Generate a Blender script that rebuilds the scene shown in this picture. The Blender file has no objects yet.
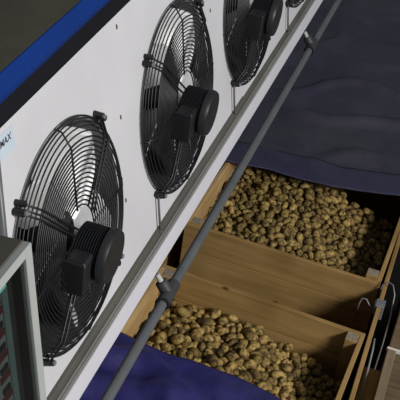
import bpy, math, random
from mathutils import Vector, Matrix, Quaternion, noise

SC = bpy.context.scene
COL = SC.collection
Z0 = 5.2                                   # camera height above the store floor

# ---------------------------------------------------------------- camera, world, lights, exposure
R = ((0.94062, 0.31804, 0.11871), (0.2776, -0.51936, -0.80821), (-0.19539, 0.79317, -0.57681))
cam_data = bpy.data.cameras.new('camera')
cam = bpy.data.objects.new('camera', cam_data)
COL.objects.link(cam)
cam_data.sensor_width = 36.0
cam_data.lens = 36.0 * 1026.8 / 400.0
cam_data.clip_start = 0.05
cam_data.clip_end = 100
rx, ry, rz = (Vector(r).normalized() for r in R)
rz = rx.cross(ry).normalized(); ry = rz.cross(rx)
cam.matrix_world = Matrix(((rx.x, -ry.x, -rz.x, 0), (rx.y, -ry.y, -rz.y, 0), (rx.z, -ry.z, -rz.z, Z0), (0, 0, 0, 1)))
SC.camera = cam

world = bpy.data.worlds.new('store_air')
SC.world = world
world.use_nodes = True
bg = world.node_tree.nodes['Background']
bg.inputs['Color'].default_value = (0.80, 0.86, 1.0, 1)
bg.inputs['Strength'].default_value = 0.12


def area_light(name, loc, target, size, size_y, power, color):
    d = bpy.data.lights.new(name, 'AREA')
    d.shape = 'RECTANGLE'; d.size = size; d.size_y = size_y
    d.energy = power; d.color = color
    o = bpy.data.objects.new(name, d)
    o.location = loc
    o.rotation_euler = (Vector(target) - Vector(loc)).to_track_quat('-Z', 'Y').to_euler()
    COL.objects.link(o)
    return o


# daylight through the loading door high on the right, behind the camera
area_light('door_daylight', (5.6, 0.6, 6.6), (-0.8, 4.0, 2.0), 2.2, 1.6, 620, (1.0, 0.97, 0.93))

SC.view_settings.view_transform = 'Standard'
SC.view_settings.look = 'None'
SC.view_settings.gamma = 1
SC.view_settings.exposure = 0.0
SC.view_settings.use_curve_mapping = False


# ---------------------------------------------------------------- materials
def new_mat(name):
    m = bpy.data.materials.new(name)
    m.use_nodes = True
    return m, m.node_tree.nodes, m.node_tree.links, m.node_tree.nodes['Principled BSDF']


def simple(name, col, rough=.5, metal=0., var=.12, scale=8., bump=0., bscale=60., spec=.5):
    m, n, l, b = new_mat(name)
    b.inputs['Roughness'].default_value = rough
    b.inputs['Metallic'].default_value = metal
    b.inputs['Specular IOR Level'].default_value = spec
    tc = n.new('ShaderNodeTexCoord')
    nz = n.new('ShaderNodeTexNoise'); nz.inputs['Scale'].default_value = scale; nz.inputs['Detail'].default_value = 5
    l.new(tc.outputs['Object'], nz.inputs['Vector'])
    cr = n.new('ShaderNodeValToRGB')
    cr.color_ramp.elements[0].position = .3; cr.color_ramp.elements[1].position = .7
    cr.color_ramp.elements[0].color = tuple(c * (1 - var) for c in col) + (1,)
    cr.color_ramp.elements[1].color = tuple(min(1, c * (1 + var)) for c in col) + (1,)
    l.new(nz.outputs['Fac'], cr.inputs['Fac']); l.new(cr.outputs['Color'], b.inputs['Base Color'])
    if bump:
        n2 = n.new('ShaderNodeTexNoise'); n2.inputs['Scale'].default_value = bscale; n2.inputs['Detail'].default_value = 4
        l.new(tc.outputs['Object'], n2.inputs['Vector'])
        bp = n.new('ShaderNodeBump'); bp.inputs['Strength'].default_value = bump; bp.inputs['Distance'].default_value = .01
        l.new(n2.outputs['Fac'], bp.inputs['Height']); l.new(bp.outputs['Normal'], b.inputs['Normal'])
    return m


def wood(name, axis, light, dark, rough=.75):
    """planed softwood: streaks along one object axis, knots"""
    m, n, l, b = new_mat(name)
    b.inputs['Roughness'].default_value = rough
    b.inputs['Specular IOR Level'].default_value = .25
    tc = n.new('ShaderNodeTexCoord')
    mp = n.new('ShaderNodeMapping')
    sc = [22., 22., 22.]; sc[axis] = 1.6
    mp.inputs['Scale'].default_value = sc
    l.new(tc.outputs['Object'], mp.inputs['Vector'])
    nz = n.new('ShaderNodeTexNoise'); nz.inputs['Scale'].default_value = 1.; nz.inputs['Detail'].default_value = 6
    l.new(mp.outputs['Vector'], nz.inputs['Vector'])
    cr = n.new('ShaderNodeValToRGB')
    cr.color_ramp.elements[0].position = .32; cr.color_ramp.elements[1].position = .68
    cr.color_ramp.elements[0].color = dark + (1,); cr.color_ramp.elements[1].color = light + (1,)
    l.new(nz.outputs['Fac'], cr.inputs['Fac'])
    vo = n.new('ShaderNodeTexVoronoi'); vo.inputs['Scale'].default_value = 3.1
    mp2 = n.new('ShaderNodeMapping'); s2 = [1.6, 1.6, 1.6]; s2[axis] = 1.0
    mp2.inputs['Scale'].default_value = s2
    l.new(tc.outputs['Object'], mp2.inputs['Vector']); l.new(mp2.outputs['Vector'], vo.inputs['Vector'])
    kr = n.new('ShaderNodeValToRGB')
    kr.color_ramp.elements[0].position = .03; kr.color_ramp.elements[1].position = .10
    kr.color_ramp.elements[0].color = (.25, .16, .09, 1); kr.color_ramp.elements[1].color = (1, 1, 1, 1)
    l.new(vo.outputs['Distance'], kr.inputs['Fac'])
    st = n.new('ShaderNodeTexNoise'); st.inputs['Scale'].default_value = 2.6; st.inputs['Detail'].default_value = 3
    l.new(tc.outputs['Object'], st.inputs['Vector'])
    sr = n.new('ShaderNodeValToRGB')
    sr.color_ramp.elements[0].position = .35; sr.color_ramp.elements[1].position = .6
    sr.color_ramp.elements[0].color = (.78, .74, .70, 1); sr.color_ramp.elements[1].color = (1, 1, 1, 1)
    l.new(st.outputs['Fac'], sr.inputs['Fac'])
    m1 = n.new('ShaderNodeMixRGB'); m1.blend_type = 'MULTIPLY'; m1.inputs['Fac'].default_value = 1
    m2 = n.new('ShaderNodeMixRGB'); m2.blend_type = 'MULTIPLY'; m2.inputs['Fac'].default_value = 1
    l.new(cr.outputs['Color'], m1.inputs['Color1']); l.new(kr.outputs['Color'], m1.inputs['Color2'])
    l.new(m1.outputs['Color'], m2.inputs['Color1']); l.new(sr.outputs['Color'], m2.inputs['Color2'])
    l.new(m2.outputs['Color'], b.inputs['Base Color'])
    bp = n.new('ShaderNodeBump'); bp.inputs['Strength'].default_value = .25; bp.inputs['Distance'].default_value = .004
    l.new(nz.outputs['Fac'], bp.inputs['Height']); l.new(bp.outputs['Normal'], b.inputs['Normal'])
    return m


def potato_skin(name, light, dark, soil):
    m, n, l, b = new_mat(name)
    b.inputs['Roughness'].default_value = .7
    b.inputs['Specular IOR Level'].default_value = .25
    tc = n.new('ShaderNodeTexCoord')
    oi = n.new('ShaderNodeObjectInfo')
    ad = n.new('ShaderNodeVectorMath'); ad.operation = 'ADD'
    cx = n.new('ShaderNodeVectorMath'); cx.operation = 'SCALE'; cx.inputs['Scale'].default_value = 40.
    cv = n.new('ShaderNodeCombineXYZ')
    for k in 'XYZ': l.new(oi.outputs['Random'], cv.inputs[k])
    l.new(cv.outputs['Vector'], cx.inputs[0])
    l.new(tc.outputs['Object'], ad.inputs[0]); l.new(cx.outputs['Vector'], ad.inputs[1])
    nz = n.new('ShaderNodeTexNoise'); nz.inputs['Scale'].default_value = NOISE_SCALE[name.endswith('heap')]
    nz.inputs['Detail'].default_value = 4
    l.new(ad.outputs['Vector'], nz.inputs['Vector'])
    cr = n.new('ShaderNodeValToRGB')
    cr.color_ramp.elements[0].position = .38; cr.color_ramp.elements[1].position = .60
    cr.color_ramp.elements[0].color = soil + (1,); cr.color_ramp.elements[1].color = light + (1,)
    e = cr.color_ramp.elements.new(.48); e.color = dark + (1,)
    l.new(nz.outputs['Fac'], cr.inputs['Fac'])
    rr = n.new('ShaderNodeMapRange'); rr.inputs['To Min'].default_value = .52; rr.inputs['To Max'].default_value = 1.3
    l.new(oi.outputs['Random'], rr.inputs['Value'])
    mx = n.new('ShaderNodeMixRGB'); mx.blend_type = 'MULTIPLY'; mx.inputs['Fac'].default_value = 1
    l.new(cr.outputs['Color'], mx.inputs['Color1']); l.new(rr.outputs['Result'], mx.inputs['Color2'])
    l.new(mx.outputs['Color'], b.inputs['Base Color'])
    bp = n.new('ShaderNodeBump'); bp.inputs['Strength'].default_value = .35; bp.inputs['Distance'].default_value = .01
    l.new(nz.outputs['Fac'], bp.inputs['Height']); l.new(bp.outputs['Normal'], b.inputs['Normal'])
    return m


NOISE_SCALE = {False: 3.2, True: 42.}      # a single potato is a unit mesh scaled down, the rest of the heap is in metres


def tarp_mat(name, col, dust, amount):
    m, n, l, b = new_mat(name)
    b.inputs['Roughness'].default_value = .36
    b.inputs['Specular IOR Level'].default_value = .5
    tc = n.new('ShaderNodeTexCoord')
    nz = n.new('ShaderNodeTexNoise'); nz.inputs['Scale'].default_value = 1.7; nz.inputs['Detail'].default_value = 7; nz.inputs['Roughness'].default_value = .65
    l.new(tc.outputs['Object'], nz.inputs['Vector'])
    cr = n.new('ShaderNodeValToRGB')
    cr.color_ramp.elements[0].position = .35; cr.color_ramp.elements[1].position = .75
    cr.color_ramp.elements[0].color = (0, 0, 0, 1); cr.color_ramp.elements[1].color = (amount,) * 3 + (1,)
    l.new(nz.outputs['Fac'], cr.inputs['Fac'])
    mx = n.new('ShaderNodeMixRGB'); mx.inputs['Color1'].default_value = col + (1,); mx.inputs['Color2'].default_value = dust + (1,)
    l.new(cr.outputs['Color'], mx.inputs['Fac']); l.new(mx.outputs['Color'], b.inputs['Base Color'])
    n2 = n.new('ShaderNodeTexNoise'); n2.inputs['Scale'].default_value = 16.; n2.inputs['Detail'].default_value = 5
    l.new(tc.outputs['Object'], n2.inputs['Vector'])
    bp = n.new('ShaderNodeBump'); bp.inputs['Strength'].default_value = .5; bp.inputs['Distance'].default_value = .012
    l.new(n2.outputs['Fac'], bp.inputs['Height']); l.new(bp.outputs['Normal'], b.inputs['Normal'])
    return m


def glass_mat(name, tint, alpha):
    m, n, l, b = new_mat(name)
    tr = n.new('ShaderNodeBsdfTransparent'); tr.inputs['Color'].default_value = tint + (1,)
    gl = n.new('ShaderNodeBsdfGlossy'); gl.inputs['Roughness'].default_value = .08
    fr = n.new('ShaderNodeFresnel'); fr.inputs['IOR'].default_value = 1.5
    mx = n.new('ShaderNodeMixShader')
    ge = n.new('ShaderNodeNewGeometry'); su = n.new('ShaderNodeMath'); su.operation = 'SUBTRACT'; su.inputs[0].default_value = 1
    mu = n.new('ShaderNodeMath'); mu.operation = 'MULTIPLY'
    l.new(ge.outputs['Backfacing'], su.inputs[1]); l.new(fr.outputs['Fac'], mu.inputs[0]); l.new(su.outputs[0], mu.inputs[1])
    l.new(mu.outputs[0], mx.inputs['Fac']); l.new(tr.outputs['BSDF'], mx.inputs[1]); l.new(gl.outputs['BSDF'], mx.inputs[2])
    l.new(mx.outputs['Shader'], n['Material Output'].inputs['Surface'])
    return m


M = dict(
    panel=simple('white_coated_sheet', (.62, .62, .65), .45, var=.05, scale=3.),
    fascia=simple('white_fascia_paint', (.72, .72, .78), .45, var=.03, scale=4.),
    rail=simple('grey_rail_profile', (.25, .25, .235), .5, var=.08, scale=5.),
    rail_dark=simple('dark_rail_profile', (.10, .097, .082), .55, var=.12, scale=6.),
    edge_black=simple('matt_black_strip', (.008, .008, .012), .8, var=.1, spec=.15),
    blue=simple('blue_painted_steel', (.003, .030, .185), .5, var=.12, scale=3., spec=.25),
    deck=simple('dark_olive_sheeting', (.055, .053, .036), .85, var=.2, scale=5., bump=.1),
    floor=simple('concrete_floor', (.12, .115, .105), .85, var=.2, scale=3., bump=.3, bscale=30),
    wire=simple('black_coated_wire', (.012, .012, .013), .4, .1, var=.1),
    arm=simple('black_steel_strap', (.018, .018, .02), .42, .3, var=.1),
    motor=simple('black_motor_casting', (.012, .013, .015), .5, var=.15, scale=20., bump=.15, bscale=120),
    cap=simple('charcoal_end_cap', (.018, .019, .02), .45, var=.15, scale=20.),
    blade=simple('galvanised_blade', (.90, .92, .93), .4, .1, var=.06, scale=5.),
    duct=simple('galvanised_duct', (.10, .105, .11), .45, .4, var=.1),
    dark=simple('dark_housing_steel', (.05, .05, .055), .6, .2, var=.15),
    zinc=simple('zinc_plated_steel', (.30, .31, .33), .5, .5, var=.12, scale=20.),
    pipe=simple('grey_pvc_pipe', (.10, .108, .115), .42, var=.12, scale=7., bump=.05),
    pipe_dark=simple('dark_grey_clamp', (.040, .042, .046), .5, var=.12, scale=9.),
    spigot=simple('grey_white_plastic', (.42, .43, .42), .5, var=.1),
    white_plastic=simple('white_plastic', (.70, .70, .68), .45, var=.04),
    cab_top=simple('olive_grey_cabinet_paint', (.078, .076, .060), .6, var=.08),
    cab_frame=simple('light_grey_door_paint', (.36, .38, .37), .5, var=.04),
    cab_in=simple('dark_mounting_plate', (.035, .036, .038), .6, var=.2, scale=14.),
    trunk=simple('grey_cable_duct', (.22, .25, .26), .55, var=.08),
    breaker=simple('pale_grey_plastic', (.30, .28, .285), .5, var=.06),
    red=simple('dark_red_plastic', (.17, .018, .022), .5, var=.1),
    black=simple('black_plastic', (.012, .012, .013), .45, var=.1),
    glass=glass_mat('cabinet_glass', (.62, .68, .665), 1),
    glass_edge=simple('green_glass_edge', (.08, .30, .25), .2, var=.1),
    sticker=simple('pale_blue_sticker', (.52, .60, .68), .5, var=.04),
    ink=simple('black_ink', (.012, .014, .018), .6, var=.05),
    tarp=tarp_mat('dark_navy_tarpaulin', (.044, .043, .072), (.09, .09, .098), .5),
    tarp_near=tarp_mat('blue_tarpaulin', (.028, .026, .155), (.08, .08, .19), .4),
    tarp_hem=tarp_mat('navy_tarpaulin_hem', (.045, .042, .088), (.07, .068, .10), .4),
    end=simple('end_grain', (.30, .25, .18), .8, var=.3, scale=60.),
)
LT, DK = (.47, .305, .118), (.33, .20, .068)
for ax, nm in enumerate('xyz'):
    M['wood_' + nm] = wood('pine_boards_' + nm, ax, LT, DK)
    M['grey_wood_' + nm] = wood('weathered_boards_' + nm, ax, (.30, .225, .14), (.18, .13, .08))
M['pale_wood_y'] = wood('pale_pine_boards_y', 1, (.66, .46, .215), (.52, .34, .14))  # left side walls get a paler pine tone than the other walls
M['potato'] = potato_skin('potato_skin', (.46, .322, .108), (.29, .198, .066), (.11, .075, .033))
M['potato_heap'] = potato_skin('potato_skin_heap', (.42, .292, .098), (.265, .18, .062), (.10, .068, .03))
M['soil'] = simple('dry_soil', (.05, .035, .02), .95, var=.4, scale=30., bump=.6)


# ---------------------------------------------------------------- mesh helpers
class MB:
    """collects faces in world space (through a frame matrix) and links them as one mesh object"""

    def __init__(self, frame=None):
        self.v = []; self.f = []; self.mi = []; self.cur = 0
        self.fr = frame or Matrix.Identity(4)

    def add(self, vs, fs, T=None):
        b = len(self.v)
        T = self.fr @ T if T is not None else self.fr
        self.v += [T @ Vector(p) for p in vs]
        for q in fs:
            self.f.append(tuple(b + i for i in q)); self.mi.append(self.cur)
        return self

    def box(self, a, b, T=None, bev=0.):
        x0, y0, z0 = a; x1, y1, z1 = b
        if bev <= 0:
            vs = [(x0, y0, z0), (x1, y0, z0), (x1, y1, z0), (x0, y1, z0), (x0, y0, z1), (x1, y0, z1), (x1, y1, z1), (x0, y1, z1)]
            return self.add(vs, [(0, 3, 2, 1), (4, 5, 6, 7), (0, 1, 5, 4), (1, 2, 6, 5), (2, 3, 7, 6), (3, 0, 4, 7)], T)
        e = bev
        vs = []
        for sx in (0, 1):
            for sy in (0, 1):
                for sz in (0, 1):
                    X, Y, Z = (x0, x1)[sx], (y0, y1)[sy], (z0, z1)[sz]
                    dx, dy, dz = (e, -e)[sx], (e, -e)[sy], (e, -e)[sz]
                    vs += [(X, Y + dy, Z + dz), (X + dx, Y, Z + dz), (X + dx, Y + dy, Z)]
        def I(sx, sy, sz, k): return (sx * 4 + sy * 2 + sz) * 3 + k
        fs = []
        for s in (0, 1):
            q = [I(s, 0, 0, 0), I(s, 1, 0, 0), I(s, 1, 1, 0), I(s, 0, 1, 0)]; fs.append(tuple(q if s else q[::-1]))
            q = [I(0, s, 0, 1), I(0, s, 1, 1), I(1, s, 1, 1), I(1, s, 0, 1)]; fs.append(tuple(q if s else q[::-1]))
            q = [I(0, 0, s, 2), I(1, 0, s, 2), I(1, 1, s, 2), I(0, 1, s, 2)]; fs.append(tuple(q if s else q[::-1]))
        for p in (0, 1):
            for q_ in (0, 1):
                q = [I(p, q_, 0, 0), I(p, q_, 1, 0), I(p, q_, 1, 1), I(p, q_, 0, 1)]; fs.append(tuple(q if p == q_ else q[::-1]))
                q = [I(p, 0, q_, 0), I(p, 1, q_, 0), I(p, 1, q_, 2), I(p, 0, q_, 2)]; fs.append(tuple(q[::-1] if p == q_ else q))
                q = [I(0, p, q_, 1), I(1, p, q_, 1), I(1, p, q_, 2), I(0, p, q_, 2)]; fs.append(tuple(q if p == q_ else q[::-1]))
        for sx in (0, 1):
            for sy in (0, 1):
                for sz in (0, 1):
                    t = [I(sx, sy, sz, 0), I(sx, sy, sz, 1), I(sx, sy, sz, 2)]
                    fs.append(tuple(t if (sx + sy + sz) % 2 else t[::-1]))
        return self.add(vs, fs, T)

    def tube(self, pts, r, seg=8, closed=False, cap=True, T=None):
        pts = [Vector(p) for p in pts]; n = len(pts)
        rs = r if isinstance(r, (list, tuple)) else [r] * n
        vs = []; fs = []
        up = None
        for i, p in enumerate(pts):
            if closed: t = pts[(i + 1) % n] - pts[i - 1]
            else: t = pts[min(i + 1, n - 1)] - pts[max(i - 1, 0)]
            t = t.normalized()
            if up is None:
                up = Vector((0, 0, 1)) if abs(t.z) < .9 else Vector((1, 0, 0))
            a = (up - t * up.dot(t)).normalized(); up = a
            b = t.cross(a)
            for k in range(seg):
                th = 2 * math.pi * k / seg
                vs.append(p + (a * math.cos(th) + b * math.sin(th)) * rs[i])
        m = n if closed else n - 1
        for i in range(m):
            for k in range(seg):
                a0 = i * seg + k; a1 = i * seg + (k + 1) % seg
                b0 = ((i + 1) % n) * seg + k; b1 = ((i + 1) % n) * seg + (k + 1) % seg
                fs.append((a0, a1, b1, b0))
        if cap and not closed:
            fs.append(tuple(range(seg))[::-1]); fs.append(tuple((n - 1) * seg + k for k in range(seg)))
        return self.add(vs, fs, T)

    def lathe(self, prof, seg=40, axis=0, c=(0, 0, 0), T=None, cap0=True, cap1=True):
        """profile of (along, radius) about local axis"""
        vs = []; fs = []
        for h, r in prof:
            for k in range(seg):
                th = 2 * math.pi * k / seg
                u, w = r * math.cos(th), r * math.sin(th)
                p = [(h, u, w), (w, h, u), (u, w, h)][axis]
                vs.append((p[0] + c[0], p[1] + c[1], p[2] + c[2]))
        for i in range(len(prof) - 1):
            for k in range(seg):
                fs.append((i * seg + k, i * seg + (k + 1) % seg, (i + 1) * seg + (k + 1) % seg, (i + 1) * seg + k))
        if cap0: fs.append(tuple(range(seg))[::-1])
        if cap1: fs.append(tuple((len(prof) - 1) * seg + k for k in range(seg)))
        return self.add(vs, fs, T)

    def extrude_y(self, prof, y0, y1, closed=True, T=None):
        """(x, z) outline pushed along y"""
        n = len(prof)
        vs = [(x, y0, z) for x, z in prof] + [(x, y1, z) for x, z in prof]
        fs = [(i, (i + 1) % n, n + (i + 1) % n, n + i) for i in range(n if closed else n - 1)]
        fs += [tuple(range(n))[::-1], tuple(range(n, 2 * n))]
        return self.add(vs, fs, T)

    def build(self, name, mats, parent=None, smooth=False, bevel=0., sub=None):
        me = bpy.data.meshes.new(name)
        inv = parent['_m'] if False else (FRAMES[parent.name].inverted() if parent is not None else Matrix.Identity(4))
        org = Vector((0, 0, 0))
        vs = [inv @ v for v in self.v]
        o = bpy.data.objects.new(name, me)
        COL.objects.link(o)
        if parent is not None:
            o.parent = parent
            FRAMES[o.name] = FRAMES[parent.name]
        else:
            lo = [min(v[i] for v in vs) for i in range(3)]; hi = [max(v[i] for v in vs) for i in range(3)]
            org = Vector(((lo[0] + hi[0]) / 2, (lo[1] + hi[1]) / 2, lo[2]))
            vs = [v - org for v in vs]
            o.location = org
            FRAMES[o.name] = Matrix.Translation(org)
        me.from_pydata(vs, [], self.f)
        for m in (mats if isinstance(mats, (list, tuple)) else [mats]):
            me.materials.append(m)
        for p, i in zip(me.polygons, self.mi):
            p.material_index = i
            p.use_smooth = bool(smooth)
        me.update()
        if smooth == 'auto':
            md = o.modifiers.new('edges', 'EDGE_SPLIT'); md.split_angle = math.radians(35)
        if bevel:
            md = o.modifiers.new('bevel', 'BEVEL'); md.width = bevel; md.segments = 2; md.limit_method = 'ANGLE'
        return o


FRAMES = {}


def thing(name, label, cat, frame, group=None):
    o = bpy.data.objects.new(name, None)
    o.empty_display_size = .1
    COL.objects.link(o)
    o.matrix_world = frame
    FRAMES[o.name] = frame.copy()
    tag(o, label, cat, group)
    return o


def tag(o, label, cat, group=None, kind=None):
    o['label'] = label; o['category'] = cat
    if group: o['group'] = group
    if kind: o['kind'] = kind
    return o


def copy_tree(o, parent=None):
    c = o.copy(); COL.objects.link(c)
    if parent is not None: c.parent = parent
    for ch in o.children: copy_tree(ch, c)
    return c


def W(x, y, z): return Vector((x, y, z + Z0))


def sub_frame(loc, roty=0., rotz=0.):
    return Matrix.Translation(loc) @ Matrix.Rotation(rotz, 4, 'Z') @ Matrix.Rotation(roty, 4, 'Y')


# ---------------------------------------------------------------- store floor
mb = MB(); mb.box((-6, -1.5, -.1), (6, 13, 0))
fl = mb.build('floor', M['floor']); fl['kind'] = 'structure'

# ---------------------------------------------------------------- ventilation wall unit (panel, trim, ledge, housing)
TILT = math.radians(-10.396)
FAN_Y, FAN_STEP, FAN_UP = 2.366, 0.9925, .020
PF = sub_frame(W(-.981, FAN_Y, -2.017), TILT)          # x out of the panel, y along it, z up it
unit = thing('ventilation_unit', 'long white ventilation panel with blue top edge carrying a row of black fans', 'ventilation unit', PF)


def pierced(mb, y0, y1, z0, z1, cy, cz, r, x, back):
    angs = [2 * math.pi * k / 64 for k in range(64)]
    for yy in (y0, y1):
        for zz in (z0, z1): angs.append(math.atan2(zz - cz, yy - cy) % (2 * math.pi))
    angs = sorted(set(round(a, 6) for a in angs)); n = len(angs)
    vs = []
    for xx in (x, back):
        for a in angs:
            c, s = math.cos(a), math.sin(a)
            t = min(((y1 - cy) / c if c > 1e-9 else (y0 - cy) / c if c < -1e-9 else 9e9), ((z1 - cz) / s if s > 1e-9 else (z0 - cz) / s if s < -1e-9 else 9e9))
            vs.append((xx, cy + c * t, cz + s * t)); vs.append((xx, cy + c * r, cz + s * r))
    fs = []
    for i in range(n):
        j = (i + 1) % n
        fs.append((2 * i, 2 * j, 2 * j + 1, 2 * i + 1))
        o = 2 * n
        fs.append((o + 2 * i, o + 2 * i + 1, o + 2 * j + 1, o + 2 * j))
        fs.append((2 * i + 1, 2 * j + 1, o + 2 * j + 1, o + 2 * i + 1))
    mb.add(vs, fs)


mb = MB(PF)
half = FAN_STEP / 2
for i in range(4):
    pierced(mb, FAN_STEP * i - half, FAN_STEP * i + half, -.425, .550, FAN_STEP * i, FAN_UP, .366, 0, -.015)
mb.box((-.015, -1.4, -.425), (0, -half, .550)); mb.box((-.015, 3 * FAN_STEP + half, -.425), (0, 5.6, .550))
mb.build('panel_sheet', M['panel'], unit)
mb = MB(PF); mb.box((-.03, -1.4, .550), (-.004, 5.6, .612)); mb.build('black_edge_strip', M['edge_black'], unit)  # near-black strip between the panel sheet and the blue rail
mb = MB(PF); mb.extrude_y([(-.03, .610), (-.002, .610), (.012, .638), (.010, .676), (.002, .690), (-.03, .692)], -1.4, 5.6)
mb.build('blue_edge_rail', M['blue'], unit)
PX, PZ = -.905, -2.43
y0, y1 = FAN_Y - 1.4, FAN_Y + 5.6
mb = MB(Matrix.Translation((0, 0, Z0)))
mb.extrude_y([(-3.0, -1.36), (-1.12, -1.36), (-1.105, -1.333), (-3.0, -1.29)], y0, y1)
mb.build('deck_cover', M['deck'], unit)
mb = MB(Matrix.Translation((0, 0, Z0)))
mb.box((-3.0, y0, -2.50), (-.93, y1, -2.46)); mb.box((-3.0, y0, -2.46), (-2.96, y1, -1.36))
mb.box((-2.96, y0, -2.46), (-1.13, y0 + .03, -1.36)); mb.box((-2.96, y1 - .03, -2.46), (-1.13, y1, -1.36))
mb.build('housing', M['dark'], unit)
# stepped ledge under the panel, its white fascia
mb = MB(Matrix.Translation((0, 0, Z0)))
mb.extrude_y([(-.925, -2.47), (-.925, -2.42), (-.906, -2.42), (-.884, -2.429), (-.882, -2.47)], y0, y1)
mb.build('ledge_channel', M['rail_dark'], unit)
mb = MB(Matrix.Translation((0, 0, Z0)))
mb.extrude_y([(-.882, -2.47), (-.882, -2.427), (-.8735, -2.427), (-.873, -2.4305), (-.8715, -2.4305), (-.871, -2.427), (-.861, -2.428), (-.861, -2.47)], y0, y1)
mb.build('ledge_rail', M['rail'], unit)
mb = MB(Matrix.Translation((0, 0, Z0)))
mb.box((-.885, y0, -2.545), (-.858, y1, -2.431)); mb.build('fascia_board', M['fascia'], unit)
mb = MB(PF); mb.box((.0, -1.4, -.425), (.012, 4.225 - FAN_Y, -.402)); mb.build('cover_strip', M['rail_dark'], unit)
for x, y in ((-1.3, 1.08), (-2.9, 1.08), (-1.75, 7.85), (-2.9, 7.85)):
    mb = MB(); mb.box((x - .04, y - .04, 0), (x + .04, y + .04, Z0 - 2.5), bev=.005); mb.build('support_leg', M['rail_dark'], unit)
for yy, zz in ((.51, .511), (.468, .199), (.437, -.117), (1.45, .196)):
    mb = MB(PF); mb.box((0, yy - .003, zz - .008), (.004, yy + .003, zz + .008), bev=.001); mb.build('slot_cap', M['rail_dark'], unit)

# sticker with hand lettering
sk = thing('sticker', 'pale blue sticker lettered in black on the white panel left of the first fan', 'sticker', PF @ Matrix.Translation((0, -.268, .497)))
SK = FRAMES[sk.name]
mb = MB(SK); mb.box((0, -.10, -.034), (.0012, .047, .036)); mb.build('backing', M['sticker'], sk)
cu = bpy.data.curves.new('lettering', 'FONT'); cu.body = 'T.MAX'; cu.size = .029; cu.extrude = .0003; cu.shear = .25
cu.align_x = 'RIGHT'; cu.offset = .0002
lt = bpy.data.objects.new('lettering', cu); COL.objects.link(lt); lt.parent = sk
lt.matrix_local = Matrix.Translation((.0016, .028, .0)) @ Matrix(((0, 0, 1, 0), (1, 0, 0, 0), (0, 1, 0, 0), (0, 0, 0, 1)))
cu.materials.append(M['ink'])
bpy.context.view_layer.update()
me = bpy.data.meshes.new_from_object(lt.evaluated_get(bpy.context.evaluated_depsgraph_get()))
lm = lt.matrix_local.copy()
bpy.data.objects.remove(lt)
lt = bpy.data.objects.new('lettering', me); COL.objects.link(lt); lt.parent = sk; lt.matrix_local = lm

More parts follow.
